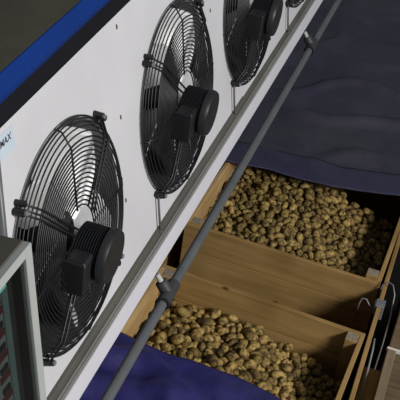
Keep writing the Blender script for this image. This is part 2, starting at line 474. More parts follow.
# ---------------------------------------------------------------- fans
def make_fan(label, PF):
    fan = thing('wall_fan', label, 'fan', PF, 'fans along the white panel')
    Rr, Rf, hf = .380, .320, .048
    # duct behind the panel and flange ring
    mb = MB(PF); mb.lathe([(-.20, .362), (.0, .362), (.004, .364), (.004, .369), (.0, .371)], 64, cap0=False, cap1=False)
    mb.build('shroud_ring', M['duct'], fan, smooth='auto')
    # impeller
    imp = MB(PF); imp.lathe([(-.11, .05), (-.10, .075), (-.02, .075), (-.01, .06)], 32)
    im = imp.build('impeller_hub', M['motor'], fan, smooth='auto')
    NB = 5
    for k in range(NB):
        b = MB(PF); vs = []; fs = []; nr, nc = 9, 7
        th0 = 2 * math.pi * k / NB + BLADE0
        for side in (0, 1):
            for i in range(nr):
                t = i / (nr - 1); r = .065 + t * .275
                pitch = math.radians(58 - 22 * t)
                chord = .13 + .10 * math.sin(math.pi * min(1, t * 1.05) * .62)
                sweep = .28 * t * t
                for j in range(nc):
                    s = (j / (nc - 1) - .5)
                    d = s * chord
                    cam_ = .022 * (1 - 4 * s * s)
                    ang = th0 + sweep + d * math.cos(pitch) / r * .92
                    h = -.065 + BDIR * d * math.sin(pitch) + cam_ + side * .003
                    vs.append((h, r * math.cos(ang), r * math.sin(ang)))
        n1 = nr * nc
        for i in range(nr - 1):
            for j in range(nc - 1):
                a = i * nc + j
                fs.append((a, a + nc, a + nc + 1, a + 1)); fs.append((n1 + a, n1 + a + 1, n1 + a + nc + 1, n1 + a + nc))
        ring = [i * nc for i in range(nr)] + [(nr - 1) * nc + j for j in range(1, nc)] + [i * nc + nc - 1 for i in range(nr - 2, -1, -1)] + [j for j in range(nc - 2, 0, -1)]
        for q in range(len(ring)):
            a, c = ring[q], ring[(q + 1) % len(ring)]
            fs.append((a, c, n1 + c, n1 + a))
        b.add(vs, fs); b.build('blade', M['blade'], im, smooth='auto')
    # guard: rings of wire on the skirt and the face, radial spokes
    g = MB(PF)
    def ring(r, h, w, seg=72):
        g.tube([(h, r * math.cos(2 * math.pi * k / seg), r * math.sin(2 * math.pi * k / seg)) for k in range(seg)], w, 5, closed=True)
    for i in range(6):
        t = i / 5
        ring(Rr + (Rf - Rr) * t * t * .6 + (Rf - Rr) * .4 * t, .012 + t * (hf - .012), .0032 if i in (0, 5) else .0026)
    NR = 15
    for i in range(1, NR + 1):
        t = i / NR; ring(Rf - t * (Rf - .105), hf - .010 * t, .0027)
    for k in range(8):
        a = math.pi / 4 * k + math.pi / 2
        c, s = math.cos(a), math.sin(a)
        w = .0032
        g.tube([(.006, Rr * c, Rr * s), (hf * .55, (Rr - .009) * c, (Rr - .009) * s), (hf + .002, Rf * c, Rf * s), (hf - .006, .10 * c, .10 * s)], w, 5)
    g.build('wire_guard', M['wire'], fan, smooth=True)
    # four double straps from the rim to the motor, with their clamps
    for k in range(4):
        a = math.pi / 4 + k * math.pi / 2
        c, s = math.cos(a), math.sin(a)
        def P(h, r, t): return (h, r * c - t * s, r * s + t * c)
        m_ = MB(PF)
        for t in (-.014, .014):
            m_.tube([P(.004, .402, t), P(.020, .394, t), P(hf + .006, .330, t), P(hf + .008, .30, t), P(hf + .010, .16, t * .9), P(hf + .014, .085, t * .8)], .0038, 6)
        ar = m_.build('mounting_strap', M['arm'], fan, smooth=True)
        q = MB(PF); q.tube([P(.006, .394, -.020), P(.006, .394, .020)], .008, 8)
        q.tube([P(0, .400, .012), P(.034, .394, .012)], .011, 10); q.tube([P(0, .400, -.014), P(.032, .396, -.014)], .010, 10)
        q.build('rim_clamp', M['arm'], ar, smooth='auto')
        q = MB(PF); q.tube([P(.034, .394, .012), P(.041, .3935, .012)], .008, 8)
        q.build('bolt', M['zinc'], ar, smooth='auto')
        if k >= 2:
            q = MB(PF); q.tube([P(hf + .004, .125, 0), P(hf + .022, .125, 0)], .011, 8); q.build('bolt', M['white_plastic'], ar, smooth='auto')
    # motor (its shaft hangs level), fins, cap, terminal box
    MF = PF @ Matrix.Translation((.054, .006, -.046)) @ Matrix.Rotation(-TILT, 4, 'Y')
    prof = [(-.035, .055), (-.028, .078)]
    h = -.024
    while h < .062:
        prof += [(h, .078), (h + .001, .087), (h + .0035, .087), (h + .0045, .078)]; h += .0085
    prof += [(.064, .082)]
    mb = MB(MF); mb.lathe(prof, 40); mo = mb.build('motor_body', M['motor'], fan, smooth='auto')
    mb = MB(MF); mb.lathe([(.060, .086), (.064, .092), (.082, .092), (.092, .086), (.094, .074), (.092, .068), (.095, .028), (.093, .018)], 40)
    mb.build('end_cap', M['cap'], mo, smooth='auto')
    mb = MB(MF); mb.box((-.020, -.135, -.066), (.050, -.065, .050), bev=.008); tb = mb.build('terminal_box', M['motor'], fan)
    mb = MB(MF); mb.box((-.024, -.146, -.070), (.054, -.135, .054), bev=.004); mb.build('box_lid', M['motor'], tb)
    return fan


BLADE0 = .78
BDIR = -1
labels = ['nearest black fan, its lower left behind the control cabinet',
          'second black fan from the control cabinet, fully in view',
          'third black fan from the cabinet, its top cut off by the picture edge',
          'farthest black fan, only the bottom of its guard showing at the top edge']
FF = PF @ Matrix.Translation((0, 0, FAN_UP))
fan0 = make_fan(labels[0], FF)
fans = [fan0]
for i in range(1, 4):
    f_ = copy_tree(fan0)
    f_.matrix_world = Matrix.Translation((0, FAN_STEP * i, 0)) @ FF
    f_['label'] = labels[i]
    fans.append(f_)
    FRAMES[f_.name] = Matrix.Translation((0, FAN_STEP * i, 0)) @ FF
    mb = MB(FRAMES[f_.name])
    mb.tube([(.014, -.290, -.285), (.014, -.296, -.36), (.014, -.300, -.440)], .0048, 8)
    mb.tube([(.014, -.300, -.432), (.014, -.300, -.440)], .009, 8)
    mb.build('support_rod', M['rail_dark'], f_, smooth=True)

# ---------------------------------------------------------------- control cabinet and its conduit
CF = sub_frame(W(-.75, 1.593, -1.393), math.radians(-6.6))
cab = thing('control_cabinet', 'grey control cabinet with a glass door in front of the nearest fan', 'cabinet', CF)
mb = MB(CF)
mb.box((-.24, -.60, -.80), (-.225, 0, -.012)); mb.box((-.24, -.012, -.80), (-.022, 0, -.012)); mb.box((-.24, -.60, -.80), (-.022, -.588, -.012)); mb.box((-.24, -.60, -.80), (-.022, 0, -.788))
mb.build('housing', M['cab_top'], cab)
mb = MB(CF); mb.box((-.25, -.605, -.012), (-.018, .003, .0), bev=.003); mb.build('top_cover', M['cab_top'], cab)
mb = MB(CF); mb.box((-.222, -.585, -.78), (-.215, -.015, -.03)); mb.build('mounting_plate', M['cab_in'], cab)
mb = MB(CF)
mb.box((-.020, -.027, -.79), (0, .002, -.002), bev=.002); mb.box((-.020, -.60, -.79), (0, -.556, -.002), bev=.002)
mb.box((-.020, -.556, -.026), (0, -.027, -.002), bev=.002); mb.box((-.020, -.556, -.79), (0, -.027, -.745), bev=.002)
door = mb.build('door_frame', M['cab_frame'], cab)
mb = MB(CF); mb.box((-.012, -.555, -.744), (-.008, -.028, -.027)); mb.build('glass_pane', M['glass'], door)
mb = MB(CF); mb.box((-.004, -.556, -.033), (-.001, -.12, -.026)); mb.build('glass_edge', M['glass_edge'], door)
mb = MB(CF); mb.box((-.215, -.585, -.77), (-.046, -.020, -.04)); mb.build('inner_cover', M['cab_in'], cab)
mb = MB(CF); mb.box((-.046, -.092, -.765), (-.030, -.068, -.05), bev=.002); mb.build('cable_duct', M['trunk'], cab)
for i in range(11):
    z = -.10 - .060 * i
    mb = MB(CF); mb.box((-.046, -.165, z - .0285), (-.032, -.094, z + .0285), bev=.002); br = mb.build('circuit_breaker', M['breaker'], cab)
    mb = MB(CF); mb.box((-.033, -.140, z - .025), (-.029, -.100, z - .007)); mb.build('red_marker', M['red'], br)
    mb = MB(CF); mb.box((-.033, -.136, z + .000), (-.028, -.104, z + .015), bev=.001); mb.build('toggle', M['black'], br)

con = thing('cable_conduit', 'dark grey conduit rising up the white panel behind the control cabinet', 'conduit', PF @ Matrix.Translation((0, -.47, -.40)))
mb = MB(PF); mb.tube([(.014, -.47, -.40), (.014, -.392, .20), (.014, -.345, .55)], .012, 10); mb.build('tube', M['pipe'], con, smooth=True)
mb = MB(PF); mb.box((0, -.405, .205), (.030, -.365, .225), bev=.003); mb.build('saddle_clip', M['pipe_dark'], con)

# ---------------------------------------------------------------- pipe rail in front of the ledge
XP, ZP, RP = -.80, -2.626, .0205
prl = thing('pipe_rail', 'long grey plastic pipe running beside the white ledge above the crates', 'pipe', Matrix.Translation(W(XP, 1.0, ZP)))
mb = MB(); mb.tube([W(XP, 1.0 + k * .5, ZP) for k in range(16)], RP, 16); mb.build('pipe', M['pipe'], prl, smooth='auto')
for yt in (2.955, 5.37):
    mb = MB()
    mb.tube([W(XP, yt - .068, ZP), W(XP, yt - .064, ZP), W(XP, yt + .064, ZP), W(XP, yt + .068, ZP)], [.0225, .0275, .0275, .0225], 16)
    d = Vector((-.58, 0, .81)).normalized()
    mb.tube([W(XP, yt, ZP), W(XP, yt, ZP) + d * .058, W(XP, yt, ZP) + d * .061], [.026, .026, .021], 14)
    te = mb.build('tee_clamp', M['pipe_dark'], prl, smooth='auto')
    mb = MB(); mb.tube([W(XP, yt - .072, ZP), W(XP, yt - .062, ZP)], .0295, 16); mb.build('clamp_ring', M['black'], te, smooth='auto')
    mb = MB(); mb.tube([W(XP, yt, ZP) + d * .056, W(XP, yt, ZP) + d * .094], [.012, .0105], 12); mb.build('white_spigot', M['spigot'], te, smooth='auto')

# ---------------------------------------------------------------- crates
def racked(x, y, z, yaw):
    """old crates stand a little out of square: the ends turn by yaw, the long sides keep along the row"""
    return Matrix(((math.cos(yaw), 0, 0, x), (math.sin(yaw), 1, 0, y), (0, 0, 1, z + Z0), (0, 0, 0, 1)))


def crate(label, x, y, yaw, w, d0, d1, top=-4.0, kind='wood', posts_up=(0, 0, 0, 0), group='wooden potato crates'):
    F = racked(x, y, -5.2, yaw)
    root = thing('wooden_crate', label, 'crate', F, group)
    H = top + 5.2; t = .028
    def wall(a, b, mat):
        m = MB(F); nb = 5; bot = .16; hh = (H - bot) / nb
        for i in range(nb):
            m.box((a[0], a[1], bot + i * hh + .002), (b[0], b[1], bot + (i + 1) * hh - .002), bev=.003)
        return m.build('side_wall', mat, root)
    wx, wy, wz = M[kind + '_x'], M[kind + '_y'], M[kind + '_z']
    wall((0, d0, 0), (w, d0 + t, 0), wx); wall((0, d1 - t, 0), (w, d1, 0), wx)
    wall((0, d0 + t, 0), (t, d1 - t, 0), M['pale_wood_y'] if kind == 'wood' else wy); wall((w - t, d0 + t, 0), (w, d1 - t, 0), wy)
    p = .075
    for k, (px_, py_) in enumerate(((t, d0 + t), (w - t - p, d0 + t), (w - t - p, d1 - t - p), (t, d1 - t - p))):
        m = MB(F); zt = H - .004 + posts_up[k]
        m.box((px_, py_, .14), (px_ + p, py_ + p, zt), bev=.004); m.cur = 1
        m.box((px_ + .004, py_ + .004, zt), (px_ + p - .004, py_ + p - .004, zt + .0008))
        m.build('corner_post', [wz, M['end']], root)
    m = MB(F); m.box((0, d0, .12), (w, d1, .16))
    for i in range(3):
        q = i * (w - .1) / 2; m.box((q, d0, 0), (q + .1, d1, .12))
    m.build('pallet_base', wy, root)
    return root


crA = crate('nearest pine crate of potatoes, partly covered by the blue tarpaulin', -1.343, 4.753, math.radians(-5.3), 1.30, -1.5, 0)
crB = crate('pine crate of potatoes whose far half lies under the dark tarpaulin', -1.363, 5.213, math.radians(-3.0), 1.315, 0, 1.6, posts_up=(0, .03, 0, 0))
crF = crate('wooden crate glimpsed under the white ledge left of the potato crates', -2.75, 5.25, 0, 1.28, 0, 1.6, kind='wood')
crG = crate('weathered wooden crate at the right edge behind the corner crate', .112, 4.98, 0, 1.2, 0, 1.5, top=-3.99, kind='grey_wood')
bp = thing('board_panel', 'thick weathered board panel in the lower right corner with a bright strap at its end', 'board', Matrix.Translation(W(.12, 4.0, -5.2)))
mb = MB()
for k in range(4): mb.box(W(.100, 3.2, -5.2 + k * .2925 + .001), W(.152, 4.66, -5.2 + (k + 1) * .2925 - .001), bev=.004)
mb.build('boards', M['grey_wood_y'], bp)
mb = MB(); mb.box(W(.002, 3.3, -4.225), W(.0995, 4.64, -4.20), bev=.003); mb.build('side_plank', M['wood_y'], bp)
mb = MB(); mb.box(W(.095, 4.660, -4.055), W(.34, 4.672, -4.026), bev=.003); mb.build('strap', M['white_plastic'], bp)

# long board standing between the crate rows, with its bracket and wire
pb = thing('partition_board', 'long upright board standing between the potato crates and the right hand crates', 'board', Matrix.Translation(W(-.015, 4.6, -5.2)))
mb = MB()
for k in range(4): mb.box(W(-.030, 3.3, -5.2 + k * .3 + .001), W(-.002, 5.85, -5.2 + (k + 1) * .3 - .001), bev=.004)
mb.build('boards', M['wood_y'], pb)
bk = thing('metal_bracket', 'grey metal bracket clipped over the long partition board', 'bracket', Matrix.Translation(W(-.015, 5.0, -4.0)))
mb = MB(); mb.box(W(-.040, 4.955, -4.0), W(.016, 5.03, -3.990), bev=.002); mb.box(W(-.001, 4.955, -4.09), W(.016, 5.03, -3.995), bev=.002); mb.box(W(-.046, 4.965, -4.07), W(-.0305, 5.02, -3.995), bev=.002)
mb.build('plate', M['zinc'], bk)
mb = MB(); mb.tube([W(-.045, 4.99, -4.05), W(-.075, 4.99, -4.03), W(-.10, 5.0, -4.0), W(-.125, 5.0, -4.0), W(-.135, 4.99, -4.03), W(-.138, 4.98, -4.08)], .0045, 6); mb.build('hook', M['zinc'], bk, smooth=True)
mb = MB()
mb.tube([W(-.034, 5.14, -4.08), W(-.036, 5.15, -4.0), W(-.03, 5.16, -3.975), W(.0, 5.17, -3.955), W(.03, 5.16, -3.96), W(.055, 5.12, -4.0), W(.068, 5.05, -4.12), W(.07, 4.98, -4.3), W(.065, 4.9, -4.6), W(.06, 4.88, -5.0), W(.06, 4.88, -5.195)], .0045, 6)
o = mb.build('wire', M['zinc'], None, smooth=True)
tag(o, 'silver wire looped over the partition board behind the metal bracket', 'wire')
mb = MB()
mb.tube([W(.012, 4.66, -3.992), W(.020, 4.60, -4.02), W(.026, 4.50, -4.09), W(.030, 4.42, -4.165), W(.034, 4.34, -4.192), W(.034, 4.2, -4.193), W(.036, 3.6, -4.193)], .006, 6)
o = mb.build('cable', M['trunk'], None, smooth=True)
tag(o, 'bluish grey cable lying in the gap right of the partition board', 'cable')


# ---------------------------------------------------------------- tarpaulins
def interp(xs, ys, x):
    if x <= xs[0]: return ys[0] + (x - xs[0]) * (ys[1] - ys[0]) / (xs[1] - xs[0])
    for i in range(len(xs) - 1):
        if x <= xs[i + 1]:
            t = (x - xs[i]) / (xs[i + 1] - xs[i]); return ys[i] + t * (ys[i + 1] - ys[i])
    return ys[-1] + (x - xs[-1]) * (ys[-1] - ys[-2]) / (xs[-1] - xs[-2])


def ridged(p): return 1 - abs(noise.noise(p)) * 2


def sheet(name, mat, nx, ny, fn, th=.003, parent=None):
    mb = MB(); vs = []; fs = []
    for j in range(ny + 1):
        for i in range(nx + 1): vs.append(fn(i / nx, j / ny))
    for j in range(ny):
        for i in range(nx):
            a = j * (nx + 1) + i; fs.append((a, a + 1, a + nx + 2, a + nx + 1))
    mb.add(vs, fs)
    o = mb.build(name, mat, parent, smooth=True)
    md = o.modifiers.new('thickness', 'SOLIDIFY'); md.thickness = th; md.offset = 1
    return o


def far_tarp(u, v, hem=False):
    lift = .005 if hem else 0
    x = -1.56 + u * 1.70
    e = interp((-1.31, -1.02, -.58, -.09), (6.0, 6.07, 6.09, 6.18), x)
    y = e - .004 + v * (.285 + .02 * noise.noise(Vector((x * 4, 3, 3)))) if hem else e + v * (11.5 - e)
    d = y - e
    z = -3.985
    mid = max(0, 1 - ((x + .70) / .62) ** 2)
    z -= .028 * mid * max(0, 1 - d / .9)
    amp = min(1, d / .5)
    z += .05 * amp * max(0, ridged(Vector((x * 1.1 + y * .5, y * 1.5 - x * .6, 3.1))) - .62) * 2.2
    z += .022 * amp * noise.noise(Vector((x * 3 + 1.5, y * 3.2, .7)))
    z += .055 * min(1, max(0, d - .6)) * (noise.noise(Vector((x * .9, y * .8, 8.2))) + .25)
    z += .006 * noise.noise(Vector((x * 7, y * 7, 2.)))
    z -= .016 * max(0, min(1, (d - .27) / .03)) * (.8 + .4 * noise.noise(Vector((x * 3, 0, 0)))) - .016
    s = max(0, x - .04)
    return W(x - s * .7, y, z - s * 2.2 + lift)


o = sheet('tarpaulin', M['tarp'], 70, 170, far_tarp)
tag(o, 'dark navy tarpaulin spread wrinkled over the far crates', 'tarpaulin', 'tarpaulins over the crates')
hm = sheet('hem_band', M['tarp_hem'], 70, 10, lambda u, v: far_tarp(u, v, True), parent=o)


def near_tarp(u, v):
    x = -1.50 + u * 1.53
    e = interp((-1.36, -1.18, -.97, -.675, -.43, 0.), (4.045, 4.03, 4.02, 4.03, 3.975, 3.80), x) + .012 * noise.noise(Vector((x * 5, 1, 2)))
    y = e - (1 - v) * (e - 2.85)
    d = e - y
    mid = max(0, 1 - ((x + .74) / .66) ** 2)
    z = -3.972 - .030 * mid * max(0, 1 - d / .8)
    amp = min(1, d / .12)
    z += .065 * amp * max(0, ridged(Vector((x * 1.6 - y * 1.2, y * 3.4 + x * .9, 5.5))) - .6) * 2
    z += .05 * amp * max(0, min(1, (-1.0 - x) / .25)) * math.sin(d * 26 + x * 7) * .5
    z += .030 * amp * (noise.noise(Vector((x * 4.2, y * 5.0, 1.1))) + .3)
    z += .005 * noise.noise(Vector((x * 11, y * 11, 4.)))
    return W(x, y, z)


o = sheet('tarpaulin', M['tarp_near'], 60, 60, near_tarp)
tag(o, 'blue tarpaulin over the near end of the nearest potato crate', 'tarpaulin', 'tarpaulins over the crates')

# ---------------------------------------------------------------- potatoes
def potato_shape(k, seg=14, rings=9):
    rnd = random.Random(100 + k)
    w = rnd.uniform(.58, .73); h = w * rnd.uniform(.84, .98); bend = rnd.uniform(-.10, .10); sk_ = rnd.uniform(-.14, .14)
    off = Vector((k * 7.3, k * 3.1, k * 1.7)); v = []; fs = []
    def P(d):
        x, y, z = d
        r = 1 + .10 * noise.noise(Vector(d) * 1.1 + off) + .05 * noise.noise(Vector(d) * 2.4 + off)
        p = Vector((x * .5, y * .5 * w * (1 + sk_ * x), z * .5 * h * (1 + sk_ * x))) * r
        p.y += bend * (x * x - .3); return p
    v.append(P((0, 0, 1)))
    for i in range(1, rings):
        t = math.pi * i / rings
        for j in range(seg):
            a = 2 * math.pi * j / seg; v.append(P((math.sin(t) * math.cos(a), math.sin(t) * math.sin(a), math.cos(t))))
    v.append(P((0, 0, -1)))
    for j in range(seg): fs.append((0, 1 + j, 1 + (j + 1) % seg))
    for i in range(rings - 2):
        for j in range(seg):
            a = 1 + i * seg + j; b = 1 + i * seg + (j + 1) % seg; fs.append((a, a + seg, b + seg, b))
    n = len(v) - 1; s = 1 + (rings - 2) * seg
    for j in range(seg): fs.append((s + j, n, s + (j + 1) % seg))
    return v, fs


SHAPES = [potato_shape(k) for k in range(10)]
MESHES = []
for v, f in SHAPES:
    me = bpy.data.meshes.new('potato'); me.from_pydata(v, [], f); me.materials.append(M['potato'])
    for p in me.polygons: p.use_smooth = True
    me.update(); MESHES.append(me)

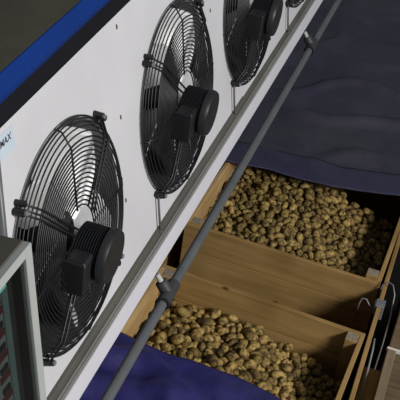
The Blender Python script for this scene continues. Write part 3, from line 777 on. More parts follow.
POTATOES = {
'near': '''
5 92 -1074 4321 -4157 239 -99 957 129; 2 98 -1131 4589 -4185 132 154 -245 948; 6 83 -624 4315 -4166 913 360 119 152; 7 100 -819 4197 -4115 361 427 736 383; 7 96 -701 4528 -4142 434 5 57 899; 4 96 -620 4195 -4153 165 312 878 323;
5 95 -452 4338 -4204 569 -805 -67 153; 0 89 -573 4257 -4171 122 172 949 235; 3 83 -975 4382 -4148 911 -384 104 108; 4 88 -306 4590 -4266 433 -162 -55 885; 3 84 -678 4357 -4142 845 136 517 3; 4 85 -1129 4370 -4166 135 -661 736 58;
2 95 -581 4461 -4189 35 -79 -996 21; 4 90 -668 4626 -4175 236 -167 954 -78; 5 85 -945 4646 -4172 342 790 340 379; 3 84 -365 4432 -4239 355 667 361 547; 4 84 -513 4166 -4164 413 -93 453 -784; 5 80 -616 4570 -4186 117 -867 -421 -240;
1 91 -203 4425 -4277 563 711 388 165; 5 81 -255 4534 -4276 500 -764 -258 317; 6 84 -294 4292 -4224 286 -477 -569 606; 2 88 -530 4486 -4206 454 136 -417 776; 6 76 -855 4530 -4183 237 66 -102 -964; 5 78 -965 4556 -4170 214 230 -927 -206;
6 85 -401 4574 -4255 396 -335 -827 -216; 6 78 -420 4443 -4220 163 875 453 -53; 9 88 -155 4386 -4299 223 -533 784 228; 6 88 -556 4397 -4196 495 190 601 598; 2 81 -473 4285 -4211 851 510 125 -13; 1 80 -831 4651 -4169 65 -124 -357 -923;
3 81 -320 4490 -4254 441 5 -607 -661; 7 80 -1005 4299 -4160 903 374 -201 69; 6 86 -602 4371 -4171 755 -372 -516 -160; 4 77 -885 4612 -4178 463 347 -643 -502; 5 78 -947 4254 -4154 210 88 727 647; 1 79 -801 4321 -4162 194 -252 -936 151;
8 86 -1201 4423 -4179 182 623 757 71; 9 87 -793 4482 -4170 105 491 -837 -217; 4 65 -418 4292 -4195 722 152 -338 584; 5 88 -485 4542 -4254 732 459 -54 500; 1 85 -1168 4269 -4179 453 -18 -829 326; 0 77 -769 4439 -4166 619 657 44 427;
5 99 -1171 4323 -4202 621 2 -519 587; 3 79 -958 4497 -4182 278 -95 -67 954; 0 79 -245 4454 -4272 822 -279 -188 460; 6 69 -658 4443 -4156 52 -876 -340 -337; 4 68 -911 4406 -4157 165 -975 -129 71; 4 67 -1115 4223 -4152 152 -197 208 946;
6 80 -506 4614 -4245 715 -215 -632 206; 6 74 -165 4526 -4318 456 77 325 -825; 8 81 -719 4172 -4134 365 -62 -12 929; 7 85 -715 4231 -4150 525 -215 618 -545; 6 74 -530 4280 -4193 575 505 52 641; 5 77 -390 4218 -4218 908 -109 -398 -80;
4 69 -445 4221 -4216 132 -337 762 537; 6 68 -721 4400 -4143 696 -595 -395 78; 4 69 -1080 4424 -4184 5 -209 -406 -889; 2 82 -997 4181 -4144 497 -787 365 -33; 5 66 -742 4288 -4132 697 -645 236 -208; 6 76 -886 4357 -4164 722 -41 325 609;
0 91 -400 4383 -4230 108 -843 466 -245; 6 68 -460 4611 -4217 826 -56 111 550; 5 95 -108 4549 -4327 268 -581 614 -462; 6 90 -1147 4523 -4220 644 -231 601 413; 4 71 -916 4196 -4160 544 -729 -382 161; 0 76 -926 4333 -4166 581 -593 358 -428;
3 78 -252 4384 -4284 605 -228 -394 654; 5 74 -802 4391 -4177 710 443 -314 -447; 0 77 -880 4456 -4186 134 -987 86 4; 3 74 -733 4631 -4174 235 -627 -742 36; 2 81 -203 4367 -4280 618 420 654 119; 3 79 -860 4262 -4156 154 187 -410 880;
5 65 -320 4436 -4266 899 -335 -187 213; 1 73 -687 4294 -4155 262 -391 825 -313; 3 103 -732 4334 -4173 816 71 38 573; 3 97 -656 4492 -4189 457 -799 -285 267; 6 90 -713 4450 -4170 238 701 252 623; 2 79 -766 4267 -4163 943 174 3 -284;
0 65 -1100 4546 -4208 983 179 30 -10; 2 86 -1025 4494 -4186 356 -64 651 667; 6 83 -986 4440 -4166 566 687 434 137; 5 98 -765 4140 -4136 567 -213 -204 769; 3 60 -964 4206 -4147 697 12 -503 511; 6 68 -358 4601 -4248 445 519 662 308;
4 65 -378 4271 -4219 14 966 226 125; 0 86 -488 4217 -4191 586 -724 280 -233; 2 74 -376 4516 -4248 88 -435 -843 303; 3 93 -344 4303 -4268 530 -624 -34 573; 4 88 -732 4514 -4182 113 -255 -665 -692; 4 69 -1040 4621 -4209 241 -3 -866 439;
8 80 -805 4574 -4187 546 372 565 494; 1 87 -220 4501 -4298 651 697 -107 282; 3 91 -632 4418 -4201 190 217 357 -889; 4 90 -585 4527 -4214 804 -347 -45 481; 0 74 -511 4368 -4220 195 -490 -799 289; 3 90 -1217 4406 -4233 532 -44 -542 650;
2 81 -1232 4689 -4233 114 -592 -12 798; 9 82 -859 4407 -4196 41 -66 823 -563; 0 77 -119 4479 -4330 680 710 -180 36; 4 66 -490 4416 -4231 256 -434 -863 20; 3 77 -1231 4559 -4217 509 -678 170 -501; 4 69 -1067 4473 -4200 198 345 841 368;
5 69 -320 4348 -4244 453 26 -432 779; 9 83 -757 4566 -4182 766 211 579 -184; 1 64 -1063 4580 -4210 136 -93 619 -768; 4 66 -555 4601 -4235 401 -719 -358 440; 5 82 -286 4466 -4298 117 -856 -504 17; 5 70 -1044 4200 -4167 614 -194 -325 693;
3 84 -1110 4633 -4217 284 505 460 672; 1 85 -833 4624 -4211 839 131 242 470; 3 78 -795 4232 -4152 280 -346 -330 833; 3 79 -1025 4346 -4180 241 -554 -606 -517; 3 61 -1090 4679 -4217 173 118 701 682; 2 79 -265 4318 -4265 757 411 141 488;
3 86 -852 4149 -4139 182 -25 321 929; 2 77 -1130 4473 -4208 277 924 110 238; 0 99 -627 4131 -4142 298 -178 -762 547; 3 86 -1240 4486 -4207 312 -607 -696 222; 8 84 -972 4345 -4187 465 -581 -155 650; 4 78 -1185 4578 -4246 620 480 550 287;
5 59 -449 4509 -4253 879 253 -132 383; 0 74 -680 4186 -4156 725 -141 -212 640; 6 70 -1169 4211 -4185 205 -829 -447 -265; 7 71 -1092 4250 -4182 629 -474 -435 437; 2 82 -344 4550 -4271 326 595 718 154; 4 76 -932 4552 -4220 208 617 604 -460;
7 76 -827 4482 -4203 175 533 -761 -326; 3 85 -918 4641 -4221 435 549 575 423; 6 74 -1004 4233 -4163 101 202 356 907; 4 101 -842 4342 -4205 368 -772 -465 229; 3 87 -996 4566 -4215 363 -325 -867 -106; 1 76 -1051 4274 -4185 353 -495 -291 739;
3 91 -272 4222 -4226 400 380 834 -20; 3 80 -1217 4200 -4175 470 438 579 502; 8 72 -907 4266 -4176 22 541 831 128; 3 72 -669 4561 -4187 43 725 643 -242; 7 63 -1246 4362 -4218 350 -462 720 -382; 4 82 -1036 4664 -4232 398 575 -119 705;
5 66 -260 4591 -4291 186 779 470 370; 0 69 -580 4329 -4201 54 797 355 486; 1 75 -1200 4509 -4238 149 -248 -404 868; 3 92 -342 4229 -4249 300 921 -243 -50; 1 73 -392 4315 -4230 931 288 96 202; 3 89 -772 4617 -4210 230 501 311 774;
1 69 -459 4595 -4259 234 -461 -540 664; 6 74 -459 4453 -4253 218 875 429 59; 1 80 -1228 4311 -4250 453 69 -549 699; 1 62 -491 4485 -4244 357 -605 -263 662; 4 72 -888 4569 -4212 380 -373 -518 669; 0 80 -379 4159 -4215 83 -640 -400 -651;
3 84 -660 4279 -4203 563 258 5 785; 5 82 -549 4192 -4201 634 -707 134 281; 1 76 -1020 4392 -4189 98 274 431 854; 9 69 -987 4610 -4186 283 833 -457 128; 8 66 -678 4245 -4173 32 -938 321 -124; 0 87 -885 4497 -4214 211 186 360 889;
8 67 -860 4215 -4161 662 -712 -218 -89; 8 74 -524 4530 -4225 265 155 924 228; 9 62 -876 4306 -4166 128 138 -351 917; 0 77 -741 4400 -4185 96 -81 -690 -713; 2 88 -561 4363 -4237 952 58 235 185; 9 79 -1169 4622 -4216 148 835 529 -38;
8 60 -1231 4657 -4266 45 329 -937 -112; 7 76 -704 4580 -4161 186 916 7 356; 5 59 -346 4186 -4218 947 12 -275 162; 9 73 -558 4243 -4218 828 245 430 263; 2 66 -592 4636 -4245 277 -960 18 -26; 9 82 -208 4548 -4323 471 767 203 387;
3 80 -1130 4378 -4222 782 25 165 601; 5 86 -345 4370 -4286 477 -484 -730 -69; 8 82 -1084 4183 -4179 225 647 728 26; 8 86 -419 4140 -4201 162 -358 -600 696; 4 64 -302 4405 -4294 634 -644 -363 227; 1 67 -414 4525 -4274 11 -445 -807 -388;
0 68 -426 4264 -4238 899 -102 -94 416; 8 87 -1195 4240 -4216 479 227 -492 691; 8 63 -1162 4394 -4196 701 -576 -389 160; 2 73 -1125 4209 -4197 431 -589 -604 321; 4 71 -1171 4436 -4218 375 317 297 819; 6 81 -1186 4669 -4250 274 633 675 264;
5 73 -247 4265 -4260 924 -28 -379 -48; 2 84 -297 4350 -4286 235 -790 -544 -157; 6 79 -983 4654 -4219 605 577 113 536; 1 78 -956 4600 -4217 52 376 300 -875; 8 93 -516 4454 -4270 346 -592 -592 423; 5 54 -1215 4349 -4233 362 -390 277 800;
4 67 -553 4448 -4234 108 955 -39 275; 2 64 -840 4568 -4211 638 -481 598 54; 6 74 -282 4536 -4318 790 -56 11 611; 3 91 -315 4589 -4327 3 -926 -375 -48; 0 73 -531 4570 -4257 834 -166 -509 -133; 1 79 -621 4311 -4216 554 -37 375 743;
1 66 -871 4652 -4210 21 -737 -583 -340; 1 78 -1092 4313 -4216 504 -203 -311 780; 1 72 -101 4435 -4351 661 119 383 634; 7 84 -210 4286 -4277 390 -84 -266 878; 2 78 -236 4360 -4332 354 800 314 368; 7 75 -659 4626 -4225 148 804 539 202;
6 68 -657 4345 -4195 650 -575 -322 378; 9 72 -924 4385 -4195 884 -372 -35 281; 1 90 -1074 4363 -4200 127 -569 -570 -579; 5 77 -1251 4617 -4246 210 -176 -10 962; 2 69 -429 4603 -4284 673 163 -67 719; 7 78 -1043 4546 -4225 670 -149 584 433;
6 58 -417 4183 -4226 563 -681 354 306; 4 78 -165 4506 -4371 177 535 824 58; 0 65 -846 4520 -4225 644 -162 -357 657; 8 103 -822 4186 -4185 614 -730 -201 221; 1 82 -1142 4612 -4255 660 313 485 481; 7 66 -376 4343 -4265 629 181 564 -504;
9 86 -155 4577 -4368 421 -527 -210 707; 5 66 -1115 4564 -4244 116 816 347 446; 9 82 -378 4607 -4290 77 294 166 938; 2 98 -1135 4154 -4175 110 -312 -928 -172; 3 88 -1092 4661 -4266 858 193 -16 476; 4 79 -184 4409 -4337 457 -470 -738 -158;
9 103 -488 4158 -4214 569 -224 35 791; 0 82 -1194 4670 -4296 823 34 178 539; 1 82 -863 4643 -4254 764 498 221 347; 3 87 -198 4321 -4318 792 416 51 444; 2 72 -198 4593 -4353 876 -213 -296 -315; 3 70 -967 4410 -4202 886 -173 138 408;
8 53 -804 4434 -4198 703 -665 239 83; 4 53 -947 4296 -4184 585 -700 -231 337; 5 85 -455 4300 -4260 181 727 609 260; 6 92 -251 4581 -4346 168 -837 -432 -290; 9 67 -464 4565 -4291 224 -98 950 -192; 7 86 -366 4423 -4309 952 -218 -209 59;
9 89 -758 4414 -4229 988 77 66 119; 3 94 -1144 4366 -4281 138 -668 -387 620; 7 88 -198 4474 -4337 491 -347 117 791; 3 69 -1061 4606 -4248 514 433 541 505; 5 76 -504 4309 -4247 627 -296 -218 686; 4 82 -151 4443 -4356 263 736 -73 619;
4 71 -618 4603 -4223 616 372 99 687; 8 92 -1004 4265 -4205 929 143 -318 121; 1 82 -1093 4585 -4278 7 512 848 140; 2 63 -1248 4358 -4262 798 -177 -289 498; 0 91 -942 4228 -4197 84 -35 160 983; 5 85 -356 4488 -4297 523 243 56 815;
9 65 -1046 4550 -4275 248 -732 -602 199; 3 90 -301 4249 -4292 183 648 624 396; 4 72 -1015 4444 -4213 339 -491 -289 749; 8 96 -912 4336 -4217 395 -765 -415 295; 6 77 -560 4117 -4157 618 591 516 52; 7 65 -953 4460 -4220 509 635 473 -338;
8 90 -1077 4522 -4246 14 -607 -555 569; 4 85 -1094 4442 -4235 241 831 498 -52; 7 82 -1242 4674 -4303 322 -530 -759 198; 9 75 -951 4509 -4229 260 -165 -536 786; 3 79 -241 4442 -4320 405 626 656 118; 3 81 -758 4217 -4192 609 -52 153 777;
0 92 -607 4232 -4204 144 -621 -704 313; 1 76 -394 4451 -4280 409 741 411 339; 1 83 -957 4660 -4269 545 -554 -579 -246; 0 78 -132 4396 -4343 144 -475 107 861; 6 75 -667 4474 -4243 575 35 263 774; 5 65 -532 4617 -4290 595 382 279 650;
7 62 -918 4464 -4214 266 552 501 611; 3 96 -1278 4506 -4252 845 23 245 475; 2 94 -1120 4301 -4257 978 -148 66 129; 9 83 -706 4584 -4217 356 -241 -296 -853; 5 65 -921 4431 -4192 45 -219 -912 -345; 9 100 -1030 4488 -4267 336 -792 -272 430;
6 84 -108 4499 -4377 319 410 744 421; 1 87 -476 4484 -4293 721 -118 -29 682; 2 65 -542 4410 -4246 27 -100 504 857; 7 57 -1036 4144 -4153 60 -492 -857 138; 5 58 -579 4282 -4215 509 -291 706 398; 0 76 -922 4584 -4266 79 296 790 531;
8 87 -497 4371 -4265 441 -75 -219 867; 0 77 -1250 4467 -4283 936 36 -33 349; 4 90 -407 4379 -4288 911 -101 -224 331; 1 70 -950 4371 -4235 410 -565 -522 490; 1 82 -874 4445 -4232 286 107 917 -257; 5 71 -548 4307 -4229 177 718 566 364;
5 87 -1052 4223 -4215 519 192 300 777; 2 68 -426 4482 -4280 825 -190 -501 179; 6 77 -1243 4258 -4226 746 98 422 505; 8 72 -742 4282 -4209 916 39 275 291; 5 68 -910 4626 -4271 422 -97 67 899; 2 86 -808 4276 -4197 922 250 154 -251;
1 68 -1137 4674 -4243 460 737 456 193; 4 77 -1282 4318 -4220 474 -41 -168 863; 8 64 -510 4559 -4294 5 680 722 124; 7 83 -240 4397 -4366 708 -452 -523 145; 5 81 -149 4542 -4414 449 -604 -514 412; 9 92 -756 4466 -4211 182 968 175 -7;
8 58 -866 4384 -4228 53 -966 -131 218; 6 99 -1232 4558 -4280 734 23 -13 679; 0 58 -813 4569 -4246 572 -534 607 142; 5 70 -680 4397 -4182 411 -367 -825 -124; 1 66 -1213 4471 -4249 822 149 -416 -360; 3 79 -1282 4436 -4219 220 771 513 -306;
5 76 -1071 4663 -4315 197 775 566 202; 9 64 -907 4492 -4255 955 -85 -146 -245; 5 69 -475 4247 -4247 472 -300 -699 445; 2 76 -583 4598 -4271 56 189 603 773; 6 82 -108 4571 -4388 -3 641 666 -381; 7 88 -1271 4376 -4186 552 -63 198 -808;
3 78 -703 4380 -4224 988 -54 94 109; 5 65 -1202 4565 -4324 790 -46 -271 548; 9 76 -640 4623 -4264 51 -825 -558 65; 8 73 -599 4125 -4191 567 801 -145 -126; 5 60 -807 4491 -4244 111 -40 -553 825; 8 73 -1234 3912 -4287 697 137 518 476;
3 94 -1281 3934 -4307 596 446 391 542; 6 85 -1096 4038 -4212 593 274 438 618; 6 65 -1187 3903 -4264 481 794 117 352; 7 74 -936 3901 -4168 5 -521 -790 -324; 8 103 -901 4011 -4166 516 -321 -358 709; 6 79 -749 3980 -4171 238 631 682 281;
1 83 -1100 3927 -4214 537 -335 -268 727; 2 87 -839 3995 -4168 894 -79 65 437; 9 81 -957 4167 -4187 492 626 550 250; 3 94 -1149 4024 -4227 612 302 693 234; 4 84 -721 4159 -4183 836 255 199 444; 7 68 -928 4077 -4167 59 802 -304 511;
0 67 -859 3882 -4173 510 -482 -516 492; 9 76 -452 4175 -4245 462 258 410 742; 6 77 -1058 3899 -4188 76 -799 -501 323; 8 71 -787 4589 -4257 399 -173 -241 868; 3 59 -890 4173 -4190 424 -197 -236 852; 9 64 -650 4058 -4185 993 115 26 -14;
6 77 -661 4137 -4188 234 551 759 258; 7 78 -894 3925 -4170 704 -232 -168 649; 5 69 -558 4072 -4188 149 -494 -848 122; 9 86 -1144 3917 -4235 613 390 399 559; 6 65 -1174 4084 -4228 84 543 345 761; 4 85 -1207 3962 -4265 393 438 781 211;
2 62 -1253 3947 -4267 498 -580 -523 378; 1 81 -792 4125 -4181 130 -273 -946 -116; 8 83 -700 3961 -4174 693 -274 -184 641; 0 79 -1007 3930 -4172 964 -76 -255 15; 3 83 -1107 3973 -4178 166 551 631 -521; 6 84 -788 4064 -4170 345 -833 -433 11;
6 77 -1167 4129 -4244 90 -594 -158 -783; 5 73 -1202 4025 -4250 81 626 529 567; 6 74 -1119 4269 -4213 347 -533 -747 193; 3 83 -913 4132 -4171 373 -686 -622 -61; 7 95 -284 4375 -4331 446 734 403 316; 0 77 -694 4100 -4182 164 127 576 791;
1 96 -1282 3935 -4234 319 -580 -693 286; 9 83 -1251 4017 -4232 821 84 249 506; 6 77 -1003 4363 -4235 630 582 366 361; 1 90 -972 4062 -4168 231 -96 -518 818; 7 76 -786 4011 -4149 140 -846 -505 -97; 9 98 -986 4006 -4161 813 -547 -47 193;
5 57 -603 4167 -4199 544 838 32 19; 5 83 -1143 3919 -4184 224 645 706 188; 6 73 -518 4098 -4196 730 -288 -452 425; 3 83 -855 3927 -4137 349 -665 -547 371; 4 92 -650 4004 -4166 420 -681 -561 212; 4 82 -1043 4145 -4197 428 586 659 199;
6 87 -1157 3982 -4154 615 288 545 491; 6 89 -1221 4119 -4233 605 -445 -246 612; 1 86 -1227 4228 -4266 819 117 191 529; 6 73 -771 4361 -4216 813 -566 13 135; 7 60 -288 4462 -4341 59 58 -934 -347; 1 74 -613 4085 -4184 284 -176 -726 601;
1 81 -1015 4595 -4256 749 -25 -100 655; 9 70 -1124 4091 -4238 941 23 -139 307; 7 70 -1029 4044 -4189 805 -404 -261 348; 3 90 -750 3884 -4125 685 -177 -82 702; 4 72 -206 4447 -4379 625 -504 -263 535; 6 70 -1208 3996 -4216 85 577 556 592;
5 88 -853 4055 -4161 760 415 -201 458; 8 90 -1289 4267 -4254 640 251 368 627; 0 90 -815 3874 -4130 949 -113 106 275; 8 79 -861 4115 -4182 717 -477 -209 463; 5 79 -108 4551 -4449 307 807 240 443; 1 79 -1240 3964 -4208 182 -673 -505 -508;
2 76 -1118 4081 -4185 789 208 449 365; 1 89 -1282 4064 -4232 367 814 415 -175; 5 85 -714 3996 -4132 837 -147 213 481; 2 70 -1171 3962 -4215 826 214 -250 457; 3 85 -938 3963 -4155 321 -861 -209 -336; 0 58 -974 3875 -4171 441 884 -92 126;
7 78 -997 4130 -4178 556 108 -38 823; 8 79 -700 4047 -4172 648 -441 -513 350; 3 79 -1055 3982 -4189 786 -199 -284 512; 0 90 -1287 4592 -4281 34 726 316 -610; 2 101 -1258 3924 -4177 560 -115 -663 484; 2 76 -896 3875 -4143 211 -144 -927 274;
6 89 -958 4036 -4120 857 493 52 -144; 7 65 -1295 4095 -4197 659 31 317 681; 4 69 -1004 4193 -4195 153 782 590 -129; 0 79 -1155 4175 -4222 465 -24 154 871; 5 85 -105 4336 -4327 692 -113 -534 473; 3 71 -1212 4192 -4229 458 354 262 772;
7 53 -1133 4034 -4181 517 -326 -197 766; 4 87 -1198 3920 -4194 292 579 742 170; 0 82 -891 4101 -4138 681 -173 551 -450; 1 85 -858 4007 -4124 3 798 601 40; 1 76 -667 3934 -4144 855 95 -152 487; 5 74 -807 3923 -4111 63 -956 -191 214;
6 90 -1074 4059 -4157 629 45 -339 699; 4 77 -735 4062 -4136 424 730 507 173; 5 61 -1294 4434 -4267 452 -602 -515 410; 0 63 -1139 4111 -4210 378 -791 -414 243; 1 89 -1262 4178 -4242 417 -215 862 190; 4 53 -1290 4211 -4226 143 969 200 -8;
7 77 -1102 3911 -4160 614 128 -126 768; 6 61 -1033 3967 -4147 396 -821 391 128; 2 91 -1016 3892 -4143 445 -637 -561 -287; 2 55 -1150 4066 -4203 863 403 298 60; 8 87 -923 3921 -4119 39 101 -937 -331; 0 86 -318 4148 -4199 720 502 421 229;
5 82 -664 3992 -4108 450 -707 -491 239; 1 63 -1192 4155 -4201 835 -128 -26 534; 4 94 -1281 4672 -4216 539 403 685 279; 0 56 -1296 3905 -4194 263 500 314 -763; 1 86 -480 4045 -4173 204 -343 -762 510; 7 75 -1166 4113 -4178 312 166 879 -319;
5 71 -654 4072 -4147 955 135 126 232; 8 75 -1291 4129 -4235 668 -373 -376 523; 3 76 -761 3958 -4122 480 341 772 239; 7 69 -893 4048 -4124 423 -26 -28 -905; 6 69 -714 3938 -4122 715 122 678 -118; 5 88 -1215 3929 -4138 800 -121 19 587;
6 95 -1252 4031 -4180 731 -166 202 630; 9 90 -1280 4385 -4240 838 -232 45 492; 2 67 -819 4102 -4150 822 -509 -245 -76; 5 66 -1023 4047 -4145 838 128 -65 526; 1 86 -819 3976 -4107 505 -766 -150 368; 8 68 -547 4148 -4205 952 -264 142 56;
8 91 -1069 3904 -4127 647 -445 583 -209; 1 60 -145 4332 -4307 63 -711 -478 -512; 1 75 -457 4086 -4182 256 -286 -56 922; 7 98 -977 3961 -4115 78 -921 -237 -299; 5 53 -1054 3937 -4161 513 680 -434 293; 2 79 -1290 4262 -4203 557 277 54 -781;
3 53 -1184 4023 -4188 487 -414 370 -674; 3 94 -586 4017 -4125 17 130 976 173; 9 75 -1079 4121 -4160 613 663 -23 429; 0 79 -1202 4071 -4192 14 796 474 377; 1 78 -807 4055 -4121 715 338 216 572; 1 80 -962 4121 -4144 33 931 -354 -84;
6 62 -840 4101 -4119 54 289 -88 -952; 6 71 -1034 4093 -4162 584 -278 -745 -163; 1 89 -1253 4148 -4191 332 754 153 545; 4 53 -1294 4554 -4227 538 44 796 275; 2 78 -1291 3990 -4197 366 629 657 197; 0 72 -682 4121 -4150 195 -960 198 -30;
5 62 -1072 3995 -4146 709 210 162 653; 4 88 -783 3884 -4079 147 -802 -579 -3; 3 103 -614 3945 -4112 150 661 -717 -162; 3 103 -759 4019 -4088 215 562 787 138; 3 68 -1290 4065 -4153 294 644 705 -27; 0 81 -875 3885 -4103 252 549 456 653;
2 54 -1098 4015 -4170 908 -312 223 -170; 4 81 -1280 4600 -4207 824 -250 -457 225; 7 73 -1247 4097 -4191 372 107 734 -557; 6 76 -1209 4051 -4151 169 941 -293 -25; 0 69 -957 3885 -4134 314 169 179 917; 7 53 -1299 4511 -4207 252 -623 628 -393;
3 69 -152 4297 -4286 94 58 107 988; 8 77 -1206 3989 -4166 43 576 702 416; 3 60 -1294 4171 -4202 499 351 -666 -428;
''',
'far': '''
6 93 -271 5823 -4214 116 -819 -543 144; 7 93 -882 5977 -4124 26 200 2 -979; 5 91 -302 5667 -4204 783 -141 -103 597; 8 90 -580 5530 -4157 720 -636 -222 165; 4 92 -956 5658 -4137 278 -453 -833 -154; 5 84 -434 5567 -4177 208 -944 -248 -60;
2 90 -363 5689 -4178 122 -939 -122 297; 6 88 -1030 6038 -4125 -8 -324 -599 -732; 0 93 -652 5592 -4134 762 -374 411 -333; 6 79 -498 5474 -4153 54 711 393 581; 3 80 -247 6156 -4214 330 -294 -741 -505; 9 93 -963 5528 -4114 29 534 844 -40;
9 83 -747 5463 -4117 800 585 31 -131; 1 83 -598 5859 -4144 607 -782 -144 -6; 3 85 -909 5745 -4138 808 140 -375 433; 3 82 -276 5991 -4220 164 928 326 -72; 6 83 -183 5546 -4230 750 536 -30 385; 9 91 -255 5595 -4222 685 382 -396 -477;
6 73 -1051 5513 -4135 85 -527 806 258; 6 85 -558 6232 -4132 368 -44 245 896; 3 78 -902 5552 -4150 129 -309 -845 -417; 6 80 -811 5786 -4120 619 348 -56 702; 5 89 -168 5833 -4266 611 315 -671 279; 4 83 -111 6009 -4272 576 -252 -489 605;
9 86 -702 6078 -4121 642 685 341 -43; 6 76 -475 5965 -4167 126 212 571 783; 5 70 -826 5500 -4125 990 86 105 -50; 0 76 -519 5561 -4137 38 2 -55 998; 7 80 -400 5491 -4172 862 -120 -54 490; 6 78 -393 5971 -4171 449 -157 154 -866;
9 78 -880 5396 -4101 553 61 51 -830; 3 73 -933 5988 -4093 451 519 196 699; 3 93 -1190 6221 -4167 25 930 110 -351; 4 80 -373 5875 -4193 368 -137 154 907; 3 73 -561 5986 -4133 321 -931 -170 18; 6 83 -1004 6201 -4118 586 106 182 783;
3 73 -903 5612 -4122 223 242 406 852; 2 91 -416 5692 -4195 512 -471 -710 112; 6 75 -633 6140 -4126 244 198 -377 871; 9 86 -765 6181 -4111 68 363 -928 -50; 4 75 -159 6234 -4261 697 -699 -4 -161; 3 74 -554 5931 -4148 101 -959 185 -190;
4 82 -852 5564 -4126 27 556 666 -496; 1 77 -960 5818 -4144 30 214 -379 900; 8 79 -745 5581 -4112 101 -564 -815 -82; 5 81 -117 5788 -4267 158 -971 110 143; 5 75 -178 6045 -4258 843 305 -48 440; 2 73 -181 5722 -4256 813 560 1 -156;
1 91 -106 6085 -4274 274 -631 -719 100; 4 73 -140 5897 -4251 502 -241 -386 736; 1 81 -780 5897 -4119 730 145 153 650; 6 77 -1111 5985 -4159 811 335 -475 72; 6 74 -1130 5468 -4160 206 47 969 -128; 1 74 -690 5733 -4125 232 -851 -445 156;
5 87 -359 5771 -4202 59 606 298 735; 0 83 -540 6187 -4161 540 809 123 -195; 8 80 -1138 5521 -4155 949 -17 297 -101; 0 78 -1171 5711 -4163 14 556 423 715; 6 65 -585 5568 -4126 931 349 -17 104; 4 85 -664 6217 -4138 457 -737 -260 426;
9 89 -328 5590 -4210 501 -502 -409 574; 9 86 -112 5735 -4269 -4 486 351 -800; 4 73 -1082 5815 -4154 355 674 -545 -351; 6 80 -540 5628 -4149 220 562 463 649; 5 72 -830 6072 -4116 289 879 314 214; 3 75 -876 5804 -4120 8 477 -800 364;
3 67 -422 5851 -4181 63 6 -912 406; 6 66 -748 5684 -4128 428 -869 -247 -30; 5 68 -934 5895 -4123 143 168 600 769; 8 72 -1046 5988 -4140 934 -339 -79 84; 6 81 -815 5604 -4136 840 -125 501 169; 1 78 -390 6256 -4203 403 859 276 -152;
3 74 -558 5697 -4147 395 -503 -725 -256; 3 73 -642 5997 -4141 706 577 402 82; 4 77 -466 6180 -4193 81 -254 -926 -266; 3 75 -799 5443 -4137 739 -119 120 653; 3 76 -715 6131 -4114 220 -129 -967 8; 4 65 -690 5487 -4118 834 518 148 118;
0 76 -1101 6128 -4147 863 -489 -75 101; 0 73 -780 5715 -4118 290 807 381 346; 3 84 -524 6029 -4162 245 -423 821 -296; 1 77 -619 5641 -4121 524 621 -528 -249; 7 85 -459 5731 -4194 320 857 334 -228; 3 80 -1216 5758 -4154 487 -785 -228 308;
0 82 -835 6177 -4123 376 782 497 0; 9 88 -340 6001 -4227 528 -227 109 811; 1 73 -198 5916 -4236 762 -425 -487 32; 4 74 -664 5793 -4124 682 510 391 349; 3 75 -372 5642 -4202 76 -140 -920 357; 0 77 -838 5900 -4132 594 458 292 593;
6 67 -295 6229 -4203 254 -79 35 963; 9 73 -634 6079 -4134 206 -192 -239 929; 3 73 -343 6198 -4211 284 99 332 894; 6 65 -691 5434 -4124 317 544 -714 -307; 6 76 -1153 6028 -4170 704 -43 2 709; 0 88 -1072 5951 -4172 503 -722 -256 401;
8 82 -649 5523 -4149 943 -83 82 311; 8 80 -735 5738 -4126 288 -646 -640 -300; 9 73 -780 5537 -4125 318 940 42 113; 7 67 -585 5823 -4161 901 377 173 130; 3 81 -378 6032 -4195 48 12 -975 -215; 6 78 -866 6213 -4105 402 -185 498 746;
5 74 -1124 5718 -4176 756 -235 92 604; 4 69 -782 6107 -4125 761 -522 259 -287; 0 85 -103 6225 -4271 545 477 -503 -471; 0 81 -363 5547 -4195 344 260 490 758; 2 76 -674 5854 -4128 888 51 -9 458; 3 67 -939 5454 -4128 120 -208 821 518;
2 73 -701 5997 -4130 246 798 526 159; 1 69 -883 6067 -4119 284 196 782 518; 1 77 -234 6016 -4254 427 -885 -159 -96; 1 93 -1235 5921 -4173 214 789 535 215; 9 74 -384 6168 -4200 305 107 131 937; 6 71 -826 5728 -4141 797 347 -243 431;
5 79 -424 5921 -4190 637 68 320 698; 3 63 -613 5426 -4131 22 -690 -697 194; 7 89 -1165 6125 -4183 238 689 496 -472; 6 71 -583 6155 -4154 244 -19 379 893; 4 63 -1021 5772 -4153 968 -204 85 -119; 4 79 -972 5872 -4149 924 61 208 317;
0 77 -1106 5766 -4164 358 99 -629 683; 5 65 -349 6113 -4204 25 209 933 -293; 4 69 -284 5938 -4236 289 -447 -399 746; 7 65 -1188 5516 -4179 833 380 -204 347; 9 79 -968 6153 -4143 103 38 241 964; 3 62 -489 6263 -4144 277 107 279 913;
9 75 -133 6175 -4264 244 668 -660 -242; 9 80 -1045 5657 -4151 -7 -427 -654 -625; 2 71 -445 5451 -4167 97 444 873 177; 3 73 -1028 5707 -4157 603 -593 97 524; 5 79 -483 5526 -4169 56 158 -82 982; 2 79 -781 6029 -4122 736 68 331 587;
5 70 -1084 5630 -4162 846 140 423 293; 7 81 -276 6069 -4232 303 147 -452 -826; 8 68 -473 5839 -4193 902 -364 222 65; 0 68 -445 5800 -4198 259 -939 -27 -227; 7 63 -543 5468 -4150 250 -362 -761 476; 4 91 -115 5851 -4287 646 -129 541 523;
9 81 -1192 6006 -4193 280 -443 -719 457; 6 62 -637 5751 -4136 823 197 461 267; 7 74 -755 5798 -4127 25 0 940 -340; 6 86 -109 5933 -4282 441 430 754 229; 9 78 -248 5801 -4258 57 -266 -844 462; 7 74 -726 5936 -4141 635 345 492 485;
9 85 -699 5699 -4161 895 309 108 304; 8 74 -1208 6036 -4157 278 -169 -114 939; 1 73 -512 5927 -4174 467 -428 -233 738; 2 91 -958 6234 -4131 28 -967 209 -140; 2 67 -604 5951 -4132 128 430 874 187; 2 69 -809 5967 -4124 788 560 -93 -237;
